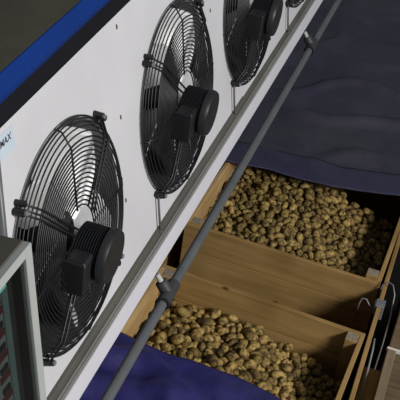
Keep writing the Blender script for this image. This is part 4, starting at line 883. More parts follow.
0 74 -1067 5735 -4155 57 950 286 -113; 6 84 -471 6241 -4190 462 -117 9 879; 3 64 -285 6126 -4227 418 422 327 735; 4 66 -1047 6171 -4137 855 152 425 255; 1 69 -920 5410 -4126 408 -892 193 -1; 2 65 -453 5658 -4191 202 -109 970 -76;
2 81 -874 6113 -4122 197 -21 -50 979; 7 67 -902 5683 -4136 740 647 -108 149; 8 70 -510 6227 -4163 424 -242 -748 449; 3 67 -452 6084 -4188 399 733 536 129; 5 67 -819 5679 -4150 876 182 -277 350; 5 70 -992 5514 -4153 369 84 -195 905;
9 72 -1125 6247 -4139 741 198 284 575; 6 77 -132 5683 -4274 293 942 160 -20; 7 74 -965 6009 -4133 927 -160 72 -331; 3 70 -707 5594 -4134 663 -334 -585 328; 1 76 -1208 5649 -4176 198 445 153 860; 2 70 -994 5462 -4141 213 501 839 19;
3 65 -952 6176 -4111 203 783 -562 174; 0 76 -289 5566 -4241 104 504 857 21; 2 79 -1188 5569 -4172 569 714 407 31; 8 93 -678 6269 -4115 33 -132 25 990; 3 77 -656 5906 -4149 897 -132 -406 112; 6 57 -1139 5668 -4183 571 251 -549 556;
0 70 -1192 6166 -4168 122 -219 -151 -956; 3 80 -656 5420 -4157 597 50 135 789; 6 88 -276 5655 -4256 761 541 23 358; 3 93 -335 5498 -4236 561 644 186 486; 9 69 -1126 5855 -4161 869 -315 -122 363; 6 73 -732 5409 -4136 347 412 586 605;
8 83 -606 6218 -4157 151 -435 -777 428; 2 77 -683 5956 -4157 716 352 301 523; 6 80 -491 5586 -4168 353 -583 -727 -82; 2 60 -1024 5927 -4151 357 592 59 720; 1 68 -611 6265 -4134 412 367 -830 -84; 8 75 -510 5705 -4183 281 175 369 868;
9 61 -222 5830 -4245 198 -166 -847 464; 8 73 -1223 5486 -4180 234 -349 -636 647; 5 69 -865 5699 -4155 428 376 542 617; 5 67 -193 6170 -4281 862 -353 -364 5; 1 67 -1062 5903 -4175 706 643 281 94; 4 73 -1082 5488 -4180 149 809 554 132;
2 88 -709 5528 -4140 689 -384 -562 247; 7 68 -657 5684 -4142 671 150 -703 181; 2 62 -494 6145 -4189 129 -481 -364 -787; 6 59 -1007 5595 -4132 348 135 466 802; 5 65 -527 5782 -4175 875 -367 292 -123; 9 66 -884 5910 -4138 642 -710 -239 162;
7 69 -528 5829 -4162 710 230 -432 -506; 2 76 -1023 5432 -4152 186 796 499 -287; 5 75 -1031 5563 -4151 920 -259 251 150; 1 76 -1146 5799 -4174 124 -658 -628 -397; 2 74 -1032 6118 -4139 623 -769 -119 75; 5 70 -327 5802 -4228 325 -735 -591 -72;
0 93 -747 5856 -4145 170 634 641 -397; 0 83 -1196 5810 -4179 463 -240 -848 91; 2 87 -1038 6256 -4129 538 592 361 480; 9 62 -444 6030 -4183 190 419 872 -168; 3 58 -243 5710 -4256 717 -326 -403 466; 4 67 -215 5870 -4254 174 -412 -165 879;
8 81 -596 6098 -4160 912 -300 273 -65; 7 83 -618 5717 -4160 995 3 52 88; 9 67 -954 5725 -4136 99 821 -513 -230; 5 87 -743 6261 -4143 535 -400 -289 686; 4 55 -480 5779 -4193 661 -324 607 -299; 4 75 -556 5750 -4161 93 343 833 -424;
7 71 -475 5923 -4199 338 -763 -527 161; 2 76 -1114 5563 -4168 158 236 -878 385; 4 85 -417 6216 -4225 401 -832 11 382; 6 65 -200 6094 -4265 437 507 476 570; 1 71 -587 6042 -4152 174 -984 45 4; 3 82 -831 6246 -4117 149 438 619 635;
3 57 -1147 6160 -4157 322 732 -285 -528; 9 62 -656 5470 -4142 510 -531 59 -674; 7 62 -330 5862 -4218 246 -574 -552 553; 2 75 -1000 5995 -4160 359 -320 -145 865; 9 57 -312 6033 -4216 375 92 -374 843; 1 62 -387 5600 -4192 637 724 -39 -261;
7 74 -985 5932 -4156 359 -693 -581 231; 8 78 -401 6082 -4205 187 389 -749 503; 7 81 -1181 5922 -4200 154 -407 -248 -866; 1 61 -237 6111 -4240 898 -8 -172 -406; 9 51 -170 5661 -4255 432 819 -291 -240; 5 62 -1075 6215 -4142 512 -185 -408 732;
0 87 -207 5590 -4249 162 70 590 -788; 5 74 -242 5928 -4260 381 649 655 62; 2 67 -758 5955 -4125 411 606 -673 -102; 1 89 -1170 5852 -4195 563 -320 -761 36; 2 67 -915 6164 -4135 706 -138 -105 686; 9 70 -410 6128 -4200 96 -798 -390 450;
4 69 -1228 5987 -4170 628 -102 766 92; 9 61 -461 5882 -4185 200 -869 -351 287; 3 81 -748 6148 -4151 308 -866 -327 221; 2 72 -1111 6190 -4164 69 834 519 172; 7 73 -318 5733 -4217 148 -909 -391 -2; 3 51 -1199 5607 -4166 374 846 352 -145;
1 89 -742 5997 -4159 80 -364 -916 -150; 4 48 -200 5763 -4253 33 136 933 -331; 9 69 -421 5832 -4217 218 -946 -237 -40; 5 51 -364 5503 -4196 606 660 -444 0; 7 66 -225 5632 -4248 299 21 610 -734; 1 67 -1163 5753 -4174 201 -188 942 193;
0 72 -1144 5944 -4188 313 448 137 826; 8 79 -240 5533 -4244 529 -213 235 -787; 7 74 -1205 5716 -4191 34 734 678 -18; 5 78 -1080 6281 -4138 717 -438 -351 414; 8 68 -282 5507 -4227 55 -752 -463 465; 6 51 -987 6099 -4131 768 -213 -215 564;
2 80 -1310 5851 -4183 631 -397 -547 381; 3 61 -670 6042 -4142 404 -485 -407 661; 2 93 -267 6203 -4238 187 -966 -143 -110; 9 74 -329 6141 -4232 202 -766 -606 -68; 1 66 -577 5425 -4161 467 751 -431 -178; 8 58 -263 5764 -4250 321 156 61 932;
2 79 -276 6250 -4235 930 189 -157 272; 9 85 -159 6197 -4305 343 478 598 544; 1 58 -1021 5890 -4171 797 550 232 89; 2 52 -1150 5593 -4162 868 -371 308 121; 9 73 -381 5470 -4207 205 2 591 780; 3 65 -1310 5676 -4185 48 720 -691 -31;
8 62 -538 6088 -4170 315 6 613 -724; 9 66 -782 5647 -4154 117 -632 747 172; 9 75 -546 5575 -4176 166 -288 -850 408; 1 74 -1210 6270 -4132 16 447 -860 -246; 6 71 -632 5794 -4162 302 36 953 -1; 5 90 -167 5984 -4288 328 -518 -566 551;
2 80 -870 5435 -4131 16 107 901 -420; 9 75 -709 5888 -4161 216 376 888 149; 6 80 -216 6214 -4297 10 -903 -264 -340; 9 60 -568 5464 -4174 287 416 328 799; 7 67 -849 5784 -4156 541 -51 88 835; 9 74 -196 5963 -4250 10 -964 256 -68;
0 88 -596 5603 -4155 893 -94 -171 405; 7 62 -1137 5903 -4176 634 -740 99 -200; 9 64 -1082 5537 -4162 338 -62 666 -662; 4 72 -968 5410 -4154 706 -258 -421 508; 3 69 -942 5593 -4154 403 -803 -413 147; 4 85 -1068 6034 -4170 530 -637 -186 528;
8 79 -602 5665 -4160 115 24 555 824; 3 57 -378 5931 -4200 -5 801 389 -456; 1 64 -1213 6141 -4192 485 -530 125 -684; 0 58 -547 6148 -4178 572 -318 -110 748; 0 66 -1083 6091 -4165 293 308 888 173; 3 71 -326 5962 -4264 780 -103 -254 563;
4 69 -1157 6297 -4150 343 450 738 -367; 4 69 -280 5721 -4243 151 -777 -610 26; 4 68 -238 5476 -4219 129 -482 -857 129; 6 72 -327 5904 -4252 788 -485 -285 251; 7 79 -700 5811 -4156 249 183 -84 947; 0 64 -756 6058 -4159 576 429 -27 695;
7 83 -1109 5611 -4197 318 -427 -801 273; 8 70 -853 5474 -4159 798 -186 -269 506; 1 87 -208 5680 -4275 836 18 157 525; 7 55 -982 6058 -4137 355 42 -859 366; 0 57 -1178 5674 -4194 290 730 -430 444; 6 77 -1190 6074 -4189 358 -457 -777 242;
4 93 -348 6077 -4243 688 12 643 337; 2 84 -139 6122 -4305 759 9 -579 299; 6 74 -560 5936 -4200 218 -24 -970 107; 9 54 -871 5874 -4141 249 559 92 785; 7 63 -1116 6141 -4182 199 920 283 184; 9 70 -1040 5609 -4165 773 -296 509 236;
2 65 -1011 5847 -4173 408 95 632 652; 1 55 -887 6200 -4147 72 762 -570 298; 4 77 -933 5498 -4156 871 98 -160 453; 7 67 -195 5790 -4274 677 327 -317 578; 8 58 -832 6028 -4144 156 -645 161 730; 4 77 -527 5424 -4177 406 635 656 -28;
5 63 -1242 5554 -4173 127 706 -423 553; 7 72 -778 6233 -4123 657 -349 -666 57; 3 65 -107 6201 -4316 935 43 345 -67; 4 73 -514 5655 -4180 478 1 -527 702; 9 75 -162 6086 -4287 359 19 318 878; 9 64 -453 6131 -4201 450 -4 -845 -288;
5 56 -1036 5821 -4167 372 -204 -328 844; 2 74 -518 5896 -4210 811 -198 549 36; 8 63 -1042 5473 -4171 426 -772 -216 419; 1 71 -231 5759 -4280 614 -89 373 690; 9 93 -1247 5611 -4179 600 245 680 342; 4 63 -995 5675 -4171 580 -698 -193 372;
9 64 -238 6072 -4261 61 654 -744 123; 6 70 -477 5430 -4179 333 -675 -68 654; 5 69 -1036 5525 -4179 125 -442 -721 519; 1 57 -907 5874 -4157 108 179 349 913; 8 63 -566 5878 -4177 366 -570 707 -206; 0 90 -942 6283 -4142 112 993 -24 -36;
8 72 -1129 6233 -4181 623 -338 -528 467; 4 62 -796 5856 -4149 69 659 474 -580; 0 69 -986 5726 -4158 181 -580 -754 251; 8 82 -929 6038 -4122 438 -95 -285 847; 8 57 -175 5883 -4263 471 699 -33 -537; 9 88 -624 5951 -4173 491 -852 -43 178;
3 80 -864 5635 -4156 645 -98 154 742; 2 69 -398 5800 -4229 90 200 -225 -949; 2 69 -943 5937 -4144 684 489 15 541; 9 73 -599 5791 -4194 74 291 514 -803; 7 80 -508 5806 -4213 368 478 66 795; 8 83 -742 5562 -4165 370 -866 169 292;
2 54 -1315 5571 -4192 784 369 -433 246; 8 93 -729 6101 -4184 79 -809 -582 2; 0 70 -737 5646 -4157 246 -349 896 122; 0 56 -882 5507 -4158 179 101 700 -683; 3 67 -604 5905 -4162 795 291 -13 533; 5 65 -1226 6189 -4190 311 752 577 -78;
7 69 -1001 5795 -4183 464 -447 754 125; 4 56 -733 5360 -4119 882 415 180 134; 2 69 -428 5987 -4196 886 -200 -190 372; 3 78 -767 5933 -4165 378 -623 -533 429; 2 80 -655 5640 -4158 874 476 37 -90; 0 73 -790 5354 -4119 510 -141 -231 816;
4 93 -504 6062 -4211 43 251 618 744; 8 66 -827 5946 -4149 168 156 462 857; 2 69 -427 5521 -4201 105 -277 -919 260; 2 78 -128 5202 -4204 44 -134 461 876; 8 73 -902 5836 -4154 30 -59 -848 525; 9 66 -100 5728 -4316 382 759 394 350;
0 65 -1106 5962 -4199 470 665 570 109; 9 61 -1155 6273 -4186 206 -881 -372 208; 7 77 -1298 6050 -4174 45 -384 -872 300; 3 53 -920 6112 -4145 599 -640 189 -442; 8 72 -839 5424 -4164 221 446 -829 -255; 4 86 -681 5555 -4181 720 327 -410 454;
3 54 -857 5386 -4134 371 582 709 144; 8 70 -1310 5791 -4207 402 331 285 -805; 5 65 -153 5770 -4305 946 -212 -222 104; 5 69 -712 6043 -4158 775 97 240 577; 1 74 -1201 6292 -4168 181 -566 -784 -179; 6 67 -1063 5415 -4164 121 -229 -558 -788;
0 75 -1210 5556 -4207 417 596 683 -67; 9 67 -823 6071 -4159 325 875 305 190; 5 67 -273 5978 -4265 239 -211 145 937; 1 61 -807 5902 -4157 63 571 -567 -590; 9 72 -663 6123 -4160 852 -147 33 501; 1 87 -840 5986 -4173 168 -575 -558 -574;
3 70 -1304 6267 -4157 66 925 184 325; 3 54 -131 6048 -4301 728 468 420 273; 8 85 -887 5769 -4184 35 4 -988 -149; 1 92 -953 5764 -4175 23 502 573 648; 8 93 -767 5507 -4158 820 6 363 442; 7 63 -1055 5856 -4188 92 -812 -556 -148;
5 67 -493 6111 -4222 711 -649 -155 -219; 4 56 -135 5201 -4290 601 378 704 19; 2 58 -515 6111 -4186 933 -204 88 -283; 0 56 -116 5196 -4243 138 391 -58 -908; 5 56 -1104 6069 -4189 916 -259 306 8; 6 65 -1235 5757 -4198 407 -764 -294 404;
7 81 -835 5838 -4154 197 581 790 -15; 2 67 -769 5429 -4167 159 882 407 179; 9 63 -1224 5890 -4206 897 -170 -91 398; 2 93 -1273 5945 -4138 801 -51 -312 509; 9 90 -392 5991 -4228 493 82 543 675; 2 69 -302 5798 -4264 166 839 284 433;
7 80 -336 5692 -4249 343 487 731 332; 0 67 -1010 6181 -4165 452 -524 -682 235; 4 93 -154 5492 -4242 317 713 625 -1; 3 57 -786 6191 -4149 894 -173 239 337; 5 61 -863 6086 -4156 242 727 611 -200; 3 89 -547 5504 -4192 263 244 901 -246;
9 57 -491 5870 -4205 445 -850 -125 251; 2 74 -1065 5692 -4181 4 -517 -851 -97; 5 60 -299 5871 -4250 286 780 -257 494; 4 81 -312 6025 -4267 754 -187 -527 346; 7 77 -525 6158 -4210 659 532 190 496; 6 61 -695 6150 -4156 255 730 279 569;
3 59 -331 6240 -4234 266 349 -702 562; 9 80 -886 6249 -4164 847 138 -241 454; 6 52 -100 6243 -4330 328 -823 -453 98; 5 69 -872 5854 -4188 668 184 185 697; 9 73 -625 6272 -4174 248 -255 -549 -756; 8 78 -581 6134 -4197 739 -226 -145 618;
3 82 -1304 5950 -4207 475 560 665 138; 0 69 -362 5941 -4244 117 864 404 277; 2 81 -103 5967 -4349 436 525 608 405; 1 65 -796 5995 -4146 134 258 865 408; 5 66 -258 5206 -4205 880 457 -72 110; 1 70 -647 6174 -4158 174 -224 689 667;
9 58 -1316 5995 -4181 355 661 572 333; 4 76 -145 5820 -4327 255 497 829 11; 9 67 -995 6283 -4116 472 -465 720 -208; 5 75 -1150 5993 -4224 916 61 -397 13; 0 79 -476 6005 -4194 241 501 532 638; 6 66 -1128 5418 -4173 674 420 120 596;
7 77 -657 5847 -4170 515 -587 -328 531; 1 73 -952 6084 -4150 593 -306 -634 391; 4 63 -668 5755 -4165 546 -440 -513 495; 1 57 -355 5905 -4224 839 -69 -211 496; 5 56 -873 5950 -4157 35 850 520 -70; 5 61 -546 5971 -4174 991 70 87 78;
2 63 -693 5393 -4162 187 595 373 686; 0 78 -640 6053 -4171 581 10 42 812; 9 74 -1162 5630 -4191 706 -134 112 686; 1 74 -1253 5704 -4192 67 815 258 515; 7 72 -678 6004 -4182 756 291 -111 576; 2 79 -381 5855 -4239 459 541 673 212;
3 75 -1298 5604 -4205 176 -65 -360 914; 3 63 -1115 6292 -4169 211 -877 -413 128; 6 48 -1109 5912 -4198 464 -775 -427 -33; 8 74 -235 6156 -4269 519 142 432 724; 0 69 -1261 6213 -4167 14 -96 577 -811; 3 84 -706 5610 -4187 352 698 300 546;
1 72 -773 5712 -4161 317 -941 108 38; 7 64 -292 6158 -4257 34 -966 -253 38; 6 56 -505 5933 -4226 458 848 60 -259; 8 57 -603 5491 -4186 113 -182 -796 567; 8 73 -874 6033 -4147 816 305 411 269; 1 77 -1206 5966 -4219 277 -316 -150 -895;
2 67 -504 5972 -4202 272 -444 -834 181; 9 88 -956 5985 -4178 332 557 671 360; 3 83 -129 5220 -4341 291 629 642 327; 8 78 -1141 6176 -4198 154 -585 -697 -385; 5 72 -991 5614 -4166 520 -183 -227 803; 6 55 -901 6285 -4183 392 -872 -286 59;
8 75 -1144 6077 -4205 745 -165 -213 610; 7 80 -559 5833 -4203 873 -326 -14 361; 3 84 -901 5999 -4179 172 -502 -824 200; 7 70 -1246 6082 -4166 94 95 -54 990; 4 63 -397 5915 -4232 322 -533 -681 385; 5 50 -822 6164 -4161 913 256 -276 155;
6 61 -1018 5956 -4173 441 165 -305 828; 8 65 -1069 6171 -4171 144 758 620 139; 6 48 -1088 5736 -4205 149 -188 971 15; 5 48 -484 5678 -4212 354 -219 891 180; 4 53 -425 5769 -4217 904 389 -132 -117; 8 83 -1100 5677 -4203 381 -433 -475 664;
9 69 -308 6111 -4264 238 631 716 -182; 4 63 -622 5463 -4165 694 -31 -352 627; 2 68 -838 5528 -4157 81 -95 807 577; 6 65 -1125 5864 -4202 587 -315 -234 708; 2 60 -613 5557 -4177 867 -481 -64 118; 9 61 -471 5614 -4196 428 274 113 853;
7 86 -155 6063 -4335 137 -866 -456 153; 3 60 -1150 5498 -4195 609 -781 -133 -40; 9 75 -913 5812 -4188 942 311 73 105; 2 77 -909 6066 -4161 307 756 571 87; 1 66 -100 5210 -4304 615 311 201 696; 5 76 -271 5593 -4277 263 787 531 171;
1 64 -235 5980 -4285 106 -912 -367 -150; 9 69 -218 5492 -4252 84 -422 650 627; 3 65 -1159 6075 -4248 35 516 771 -372; 7 65 -956 5918 -4187 44 -480 -873 75; 6 89 -984 5461 -4189 49 -491 -857 149; 1 70 -306 6251 -4282 502 -710 -484 -99;
8 78 -325 5617 -4258 552 -323 -490 592; 0 61 -698 6280 -4194 94 124 497 854; 4 73 -712 5464 -4162 213 -197 -691 662; 4 63 -945 6254 -4178 871 -106 53 476; 7 75 -467 5773 -4236 697 156 147 684; 8 77 -373 6172 -4241 474 385 417 673;
1 81 -1040 6224 -4176 677 171 138 702; 2 74 -1087 6244 -4179 543 272 525 597; 2 74 -638 5905 -4197 42 950 301 -64; 7 93 -908 5925 -4178 94 569 756 310; 5 80 -932 6197 -4173 806 -382 -355 280; 8 90 -106 5223 -4388 391 588 606 365;
0 67 -1196 5484 -4214 877 179 178 408; 7 81 -434 5466 -4205 44 619 736 272; 7 68 -980 6042 -4175 91 823 406 -386; 0 79 -1057 5781 -4187 729 -265 -244 583; 0 70 -796 6043 -4166 465 -715 -374 364; 5 49 -635 5555 -4207 25 -978 205 16;
2 81 -823 5376 -4152 361 -790 -488 80; 2 71 -437 6056 -4223 547 -662 -259 442; 6 63 -105 6113 -4347 508 -728 -302 347; 3 70 -104 5845 -4345 679 -261 184 661; 7 61 -761 5610 -4144 714 282 158 622; 0 56 -591 5545 -4202 897 -300 -292 -140;
8 78 -190 5928 -4284 511 -278 -342 738; 8 67 -99 5790 -4329 31 -784 -440 436; 1 75 -900 5627 -4191 307 84 106 942; 9 71 -854 5913 -4171 130 -842 -514 103; 8 86 -705 5772 -4194 442 -398 -528 606; 5 84 -105 6159 -4378 599 -315 -688 263;
8 89 -1307 5663 -4234 783 -5 412 466; 4 66 -1248 5579 -4227 417 731 377 388; 0 64 -720 6199 -4148 24 220 -805 550; 2 70 -1313 6225 -4192 96 -650 -708 257; 4 71 -1244 6266 -4172 591 -40 -63 803; 7 74 -714 5929 -4190 723 26 -279 631;
1 59 -957 5541 -4159 218 -334 -908 -125; 5 63 -101 6065 -4370 456 276 78 843; 9 75 -439 5872 -4218 805 490 35 333; 9 48 -609 5761 -4179 417 -138 -229 869; 8 70 -1309 5501 -4183 833 -233 -502 -18; 6 62 -930 5864 -4186 276 -502 -774 270;
9 73 -507 6220 -4223 730 -359 -106 572; 2 55 -679 6234 -4198 515 183 250 799; 9 78 -1198 6021 -4235 282 -845 -452 43; 1 80 -626 6118 -4193 132 -648 -740 -124; 2 78 -986 6224 -4176 466 7 -518 717; 1 74 -483 5481 -4206 335 -717 -491 -364;
2 64 -1102 6108 -4203 703 479 133 509; 8 48 -94 6010 -4323 686 206 640 -277; 2 75 -855 6143 -4153 616 177 203 740; 3 58 -1298 6117 -4196 320 -567 -759 28; 5 93 -814 5483 -4188 14 761 641 100; 8 89 -175 5220 -4300 353 808 470 36;
0 79 -537 6268 -4183 159 -44 855 492; 3 62 -719 5772 -4150 28 -965 182 -186; 7 67 -207 5822 -4294 88 -533 -37 -841; 7 63 -389 6046 -4238 4 -465 -879 -100; 2 62 -815 6121 -4160 508 164 652 539; 5 73 -192 5206 -4227 640 -490 -560 -193;
6 80 -665 5492 -4192 751 354 408 379; 7 54 -787 5537 -4195 424 -513 -734 -131; 1 60 -99 5974 -4391 748 -352 -341 448; 5 70 -884 6275 -4118 803 -23 -60 593; 7 56 -945 6030 -4157 482 -195 -312 795; 5 58 -802 5561 -4156 67 -957 -168 228;
6 86 -1164 5383 -4157 203 110 -149 961; 3 71 -514 5748 -4215 52 953 229 -192; 1 69 -105 5977 -4434 873 138 -248 396; 6 53 -740 5963 -4197 861 105 40 496; 2 70 -1142 5779 -4256 47 -569 -816 93; 8 87 -279 6241 -4320 837 -201 -405 309;
7 75 -1118 5528 -4204 309 199 46 929; 5 83 -760 5370 -4158 48 386 711 586; 0 59 -1236 6174 -4223 353 184 256 881; 7 57 -1249 5825 -4186 209 -251 818 474; 4 68 -151 5915 -4309 693 193 121 684; 2 81 -1263 6221 -4207 896 -335 -146 253;
4 53 -855 5804 -4192 64 -5 124 990; 4 69 -874 5574 -4187 655 579 -22 485; 3 57 -548 5785 -4210 220 -54 -949 217; 1 64 -688 5657 -4200 512 -174 -476 693; 3 54 -804 6241 -4162 601 -169 -347 700; 9 64 -365 5657 -4245 550 -205 -744 319;
0 65 -1171 5539 -4205 740 45 -111 662; 2 64 -850 6211 -4155 166 835 490 185; 6 60 -610 5396 -4161 311 732 604 -44; 4 61 -103 6048 -4332 796 111 -106 586; 3 50 -233 6256 -4297 57 418 191 -886; 3 60 -1217 5846 -4202 273 -436 -784 -349;
1 69 -839 5608 -4194 14 -805 -560 -194; 7 79 -817 6196 -4184 74 -983 -166 22; 3 55 -707 6028 -4196 235 -803 -532 131; 7 77 -101 5887 -4446 282 654 600 364; 4 81 -257 5855 -4285 376 345 842 177; 8 74 -1104 5798 -4193 316 412 381 765;
5 69 -1207 5611 -4214 104 495 646 -572; 2 54 -536 5971 -4215 495 -257 -485 673; 5 67 -140 6248 -4304 464 877 24 -124; 4 51 -391 5507 -4227 13 -79 -768 636; 9 48 -178 5800 -4306 707 427 164 539; 7 69 -152 5214 -4392 210 -626 -686 306;
7 77 -834 5551 -4191 780 348 -4 520; 1 81 -104 6232 -4443 426 399 406 703; 8 66 -102 6092 -4454 556 56 312 769; 0 68 -98 6134 -4438 640 302 690 148; 4 75 -616 5842 -4192 789 343 85 503; 7 63 -901 5679 -4187 419 -750 -495 -129;
9 80 -1224 5670 -4216 830 150 134 520; 9 62 -319 5722 -4276 802 401 -399 -191; 5 79 -370 5597 -4237 705 68 158 688; 2 81 -1030 6078 -4160 9 -940 100 -326; 3 48 -293 5952 -4288 404 -161 754 493; 0 78 -131 6001 -4320 618 -38 90 780;
0 73 -808 6284 -4144 -4 -119 -701 -703; 4 55 -1063 5585 -4182 101 304 732 601; 7 91 -106 6008 -4468 235 623 459 589; 7 89 -406 5682 -4255 664 153 412 605; 4 70 -571 6214 -4192 137 738 518 411; 2 83 -457 6013 -4237 278 -198 -11 940;
8 71 -1107 5760 -4233 477 -281 -759 342; 7 70 -213 5782 -4322 636 -541 -239 495; 5 83 -381 5719 -4225 418 -365 -446 703; 8 53 -532 6219 -4193 657 -358 -457 482; 7 87 -1261 5932 -4225 775 297 -82 551; 6 50 -328 6178 -4249 892 -363 -258 73;
1 79 -103 6132 -4488 47 666 744 11; 8 86 -566 5645 -4198 37 -394 -900 183; 4 75 -1263 6295 -4228 444 -522 -346 640; 9 61 -776 6097 -4165 76 -863 -449 218; 8 79 -101 6233 -4372 199 -710 -541 403; 9 77 -1115 5475 -4216 235 -660 -379 604;
9 67 -768 5762 -4148 309 -794 -143 504; 3 61 -598 6000 -4167 721 -25 162 673; 7 61 -368 6228 -4244 321 408 568 640; 6 56 -1262 5859 -4184 426 855 266 130; 7 55 -582 6265 -4169 449 -615 -626 170; 1 73 -1274 6177 -4187 234 8 -646 726;
8 65 -1030 6097 -4204 89 591 795 101; 5 91 -990 6109 -4180 561 -453 -423 549; 3 60 -247 5808 -4302 886 -428 113 143; 4 60 -902 5721 -4190 -4 71 91 -993; 5 58 -915 5792 -4153 966 199 -1 167; 9 71 -157 5213 -4254 516 -388 -60 761;
2 55 -98 6020 -4384 480 654 583 -32; 7 65 -403 5563 -4219 587 -423 358 -590; 5 72 -1163 5719 -4214 886 89 -2 455; 4 55 -384 6122 -4238 855 -492 157 -42; 8 53 -167 5657 -4288 124 517 761 -373; 2 82 -310 5218 -4207 708 474 -150 503;
4 63 -103 6230 -4493 750 -90 -96 648; 4 67 -1156 6189 -4246 300 -524 -653 457; 4 51 -550 5553 -4211 926 -304 223 -7; 1 80 -750 6190 -4186 45 -649 -710 -270; 9 76 -419 5599 -4255 444 280 493 694; 3 59 -102 5934 -4417 231 -824 -320 407;
1 66 -818 6276 -4186 184 813 525 173; 8 75 -104 6061 -4414 606 283 70 740; 6 79 -105 5899 -4376 562 277 173 760; 7 74 -186 6116 -4335 527 323 746 246; 0 79 -463 5960 -4230 82 121 627 -765; 0 68 -180 6141 -4306 530 618 580 -30;
5 68 -160 5714 -4299 42 -979 -178 -94; 8 68 -186 5750 -4289 363 100 875 -304; 9 67 -1000 5750 -4191 233 139 -893 359; 1 57 -353 5207 -4193 194 -916 -129 -327; 9 67 -851 6246 -4184 556 -178 -214 783; 4 74 -375 6035 -4279 401 907 40 123;
2 52 -949 5499 -4199 85 738 666 63; 0 67 -887 5391 -4164 706 425 -78 561; 6 82 -455 5692 -4237 82 689 705 148; 5 63 -1112 6289 -4209 84 -718 -676 146; 5 72 -506 5601 -4215 39 398 608 685; 5 79 -428 5620 -4213 291 -665 -539 427;
4 71 -207 5550 -4283 763 -415 -192 457; 0 66 -100 5756 -4353 610 -325 -174 702; 7 75 -107 5909 -4326 537 -108 15 836; 7 66 -181 5624 -4269 296 3 223 929; 4 73 -322 5249 -4282 700 -155 85 691; 9 93 -1236 5322 -4310 536 341 509 581;
4 73 -577 5321 -4203 383 -566 -605 408; 2 61 -99 5575 -4460 358 -543 -705 282; 7 89 -107 5371 -4428 495 334 300 743; 0 61 -97 5464 -4453 492 -559 -446 497; 8 67 -881 5255 -4199 655 661 263 253; 4 85 -110 5722 -4442 317 639 381 588;
9 66 -100 5815 -4474 31 741 669 -48; 1 71 -1153 5283 -4276 357 -621 -658 233; 6 60 -835 5244 -4202 637 217 194 714; 0 59 -1316 5274 -4409 660 358 191 632; 3 52 -97 5229 -4434 548 -454 -449 541; 0 56 -1272 5265 -4362 486 -683 -428 338;
2 85 -561 5383 -4201 295 -462 -810 209; 7 86 -1084 5283 -4242 740 22 -69 668; 9 54 -431 5251 -4247 165 -268 -278 -907; 8 60 -98 5657 -4465 660 295 246 645; 8 67 -667 5427 -4205 232 -213 -659 684; 0 64 -781 5262 -4204 121 34 -73 989;
0 66 -202 5284 -4353 737 160 606 253; 1 74 -102 5288 -4429 318 -652 -473 500; 7 69 -100 6065 -4492 549 -486 -392 556; 4 61 -231 5214 -4332 657 -114 96 739; 7 48 -595 5227 -4214 556 -185 -218 780; 2 87 -1084 5868 -4220 498 -504 -700 83;
2 67 -99 5920 -4484 401 548 591 437; 1 73 -572 5263 -4206 993 -62 15 -95; 4 67 -1059 5353 -4228 311 627 381 604; 5 48 -1292 5264 -4388 700 -218 -251 632; 3 89 -594 5243 -4163 179 804 397 405; 6 74 -573 5361 -4159 774 3 -152 615;
7 74 -1037 5246 -4223 88 -212 466 855; 8 75 -1241 5261 -4322 463 107 878 57; 6 59 -1098 5343 -4253 540 530 402 516; 6 86 -700 5341 -4196 461 297 443 709; 4 74 -1193 5267 -4289 407 456 715 339; 4 86 -628 5308 -4188 373 -648 -659 -78;
7 63 -97 5311 -4393 9 -725 -653 219; 7 80 -723 5245 -4202 752 -436 -234 436; 2 88 -108 5634 -4431 435 719 300 452; 1 73 -605 5430 -4200 687 686 153 184; 9 66 -101 5528 -4449 114 -668 -686 -267; 9 57 -97 5396 -4388 139 -729 -669 44;
5 72 -168 5306 -4382 732 222 185 617; 0 81 -205 5269 -4302 76 -887 -453 48; 4 66 -102 5438 -4415 133 703 698 12; 3 50 -1039 5292 -4229 722 309 466 407; 0 85 -875 5427 -4194 670 59 -39 739; 8 52 -539 5312 -4215 692 -164 -124 692;
4 79 -384 5542 -4263 339 -665 -380 546; 4 48 -684 5230 -4209 468 -751 -390 254; 3 89 -274 5283 -4286 299 180 848 -399; 4 72 -1033 5441 -4207 633 -660 334 230; 4 63 -463 5226 -4228 425 -344 -618 565; 6 48 -359 5233 -4277 560 225 190 774;
9 64 -808 5236 -4175 935 108 262 214; 1 58 -1117 5299 -4261 373 349 189 839; 4 67 -634 6000 -4194 741 -287 -41 606; 3 72 -857 5354 -4193 568 -42 -281 773; 4 64 -1304 5328 -4387 276 -757 -560 -192; 3 84 -187 5224 -4354 707 -21 -4 707;
1 74 -950 5283 -4196 300 147 80 939; 4 71 -1195 5347 -4287 72 -651 -750 -93; 6 90 -1286 5299 -4330 523 46 815 246; 7 77 -1196 5428 -4239 164 607 508 589; 3 77 -282 5229 -4247 601 -423 -424 528; 5 75 -222 5431 -4305 704 173 79 685;
1 66 -286 5208 -4299 397 -404 -813 -137; 5 70 -986 5248 -4192 344 -783 -24 517; 8 83 -102 5791 -4402 111 -721 -682 -48; 5 70 -101 5721 -4389 586 -378 -488 525; 2 61 -763 5229 -4186 276 -281 786 477; 3 66 -514 5346 -4210 241 -587 -592 497;
7 56 -1122 5251 -4269 325 -237 901 -162; 9 61 -686 5288 -4183 869 -413 -86 257; 3 77 -1199 5297 -4233 151 230 -170 946; 5 69 -102 5574 -4415 241 623 743 38; 4 86 -247 5564 -4320 604 -666 -435 46; 0 70 -100 5608 -4382 752 126 348 546;
7 78 -101 5283 -4352 202 685 545 440; 8 64 -933 5239 -4184 717 -696 -46 0; 5 65 -326 5406 -4239 343 -791 -505 -48; 0 65 -1056 5316 -4203 780 188 -55 594; 5 80 -397 5222 -4240 629 403 -264 611; 9 67 -1224 5330 -4258 787 101 -245 557;
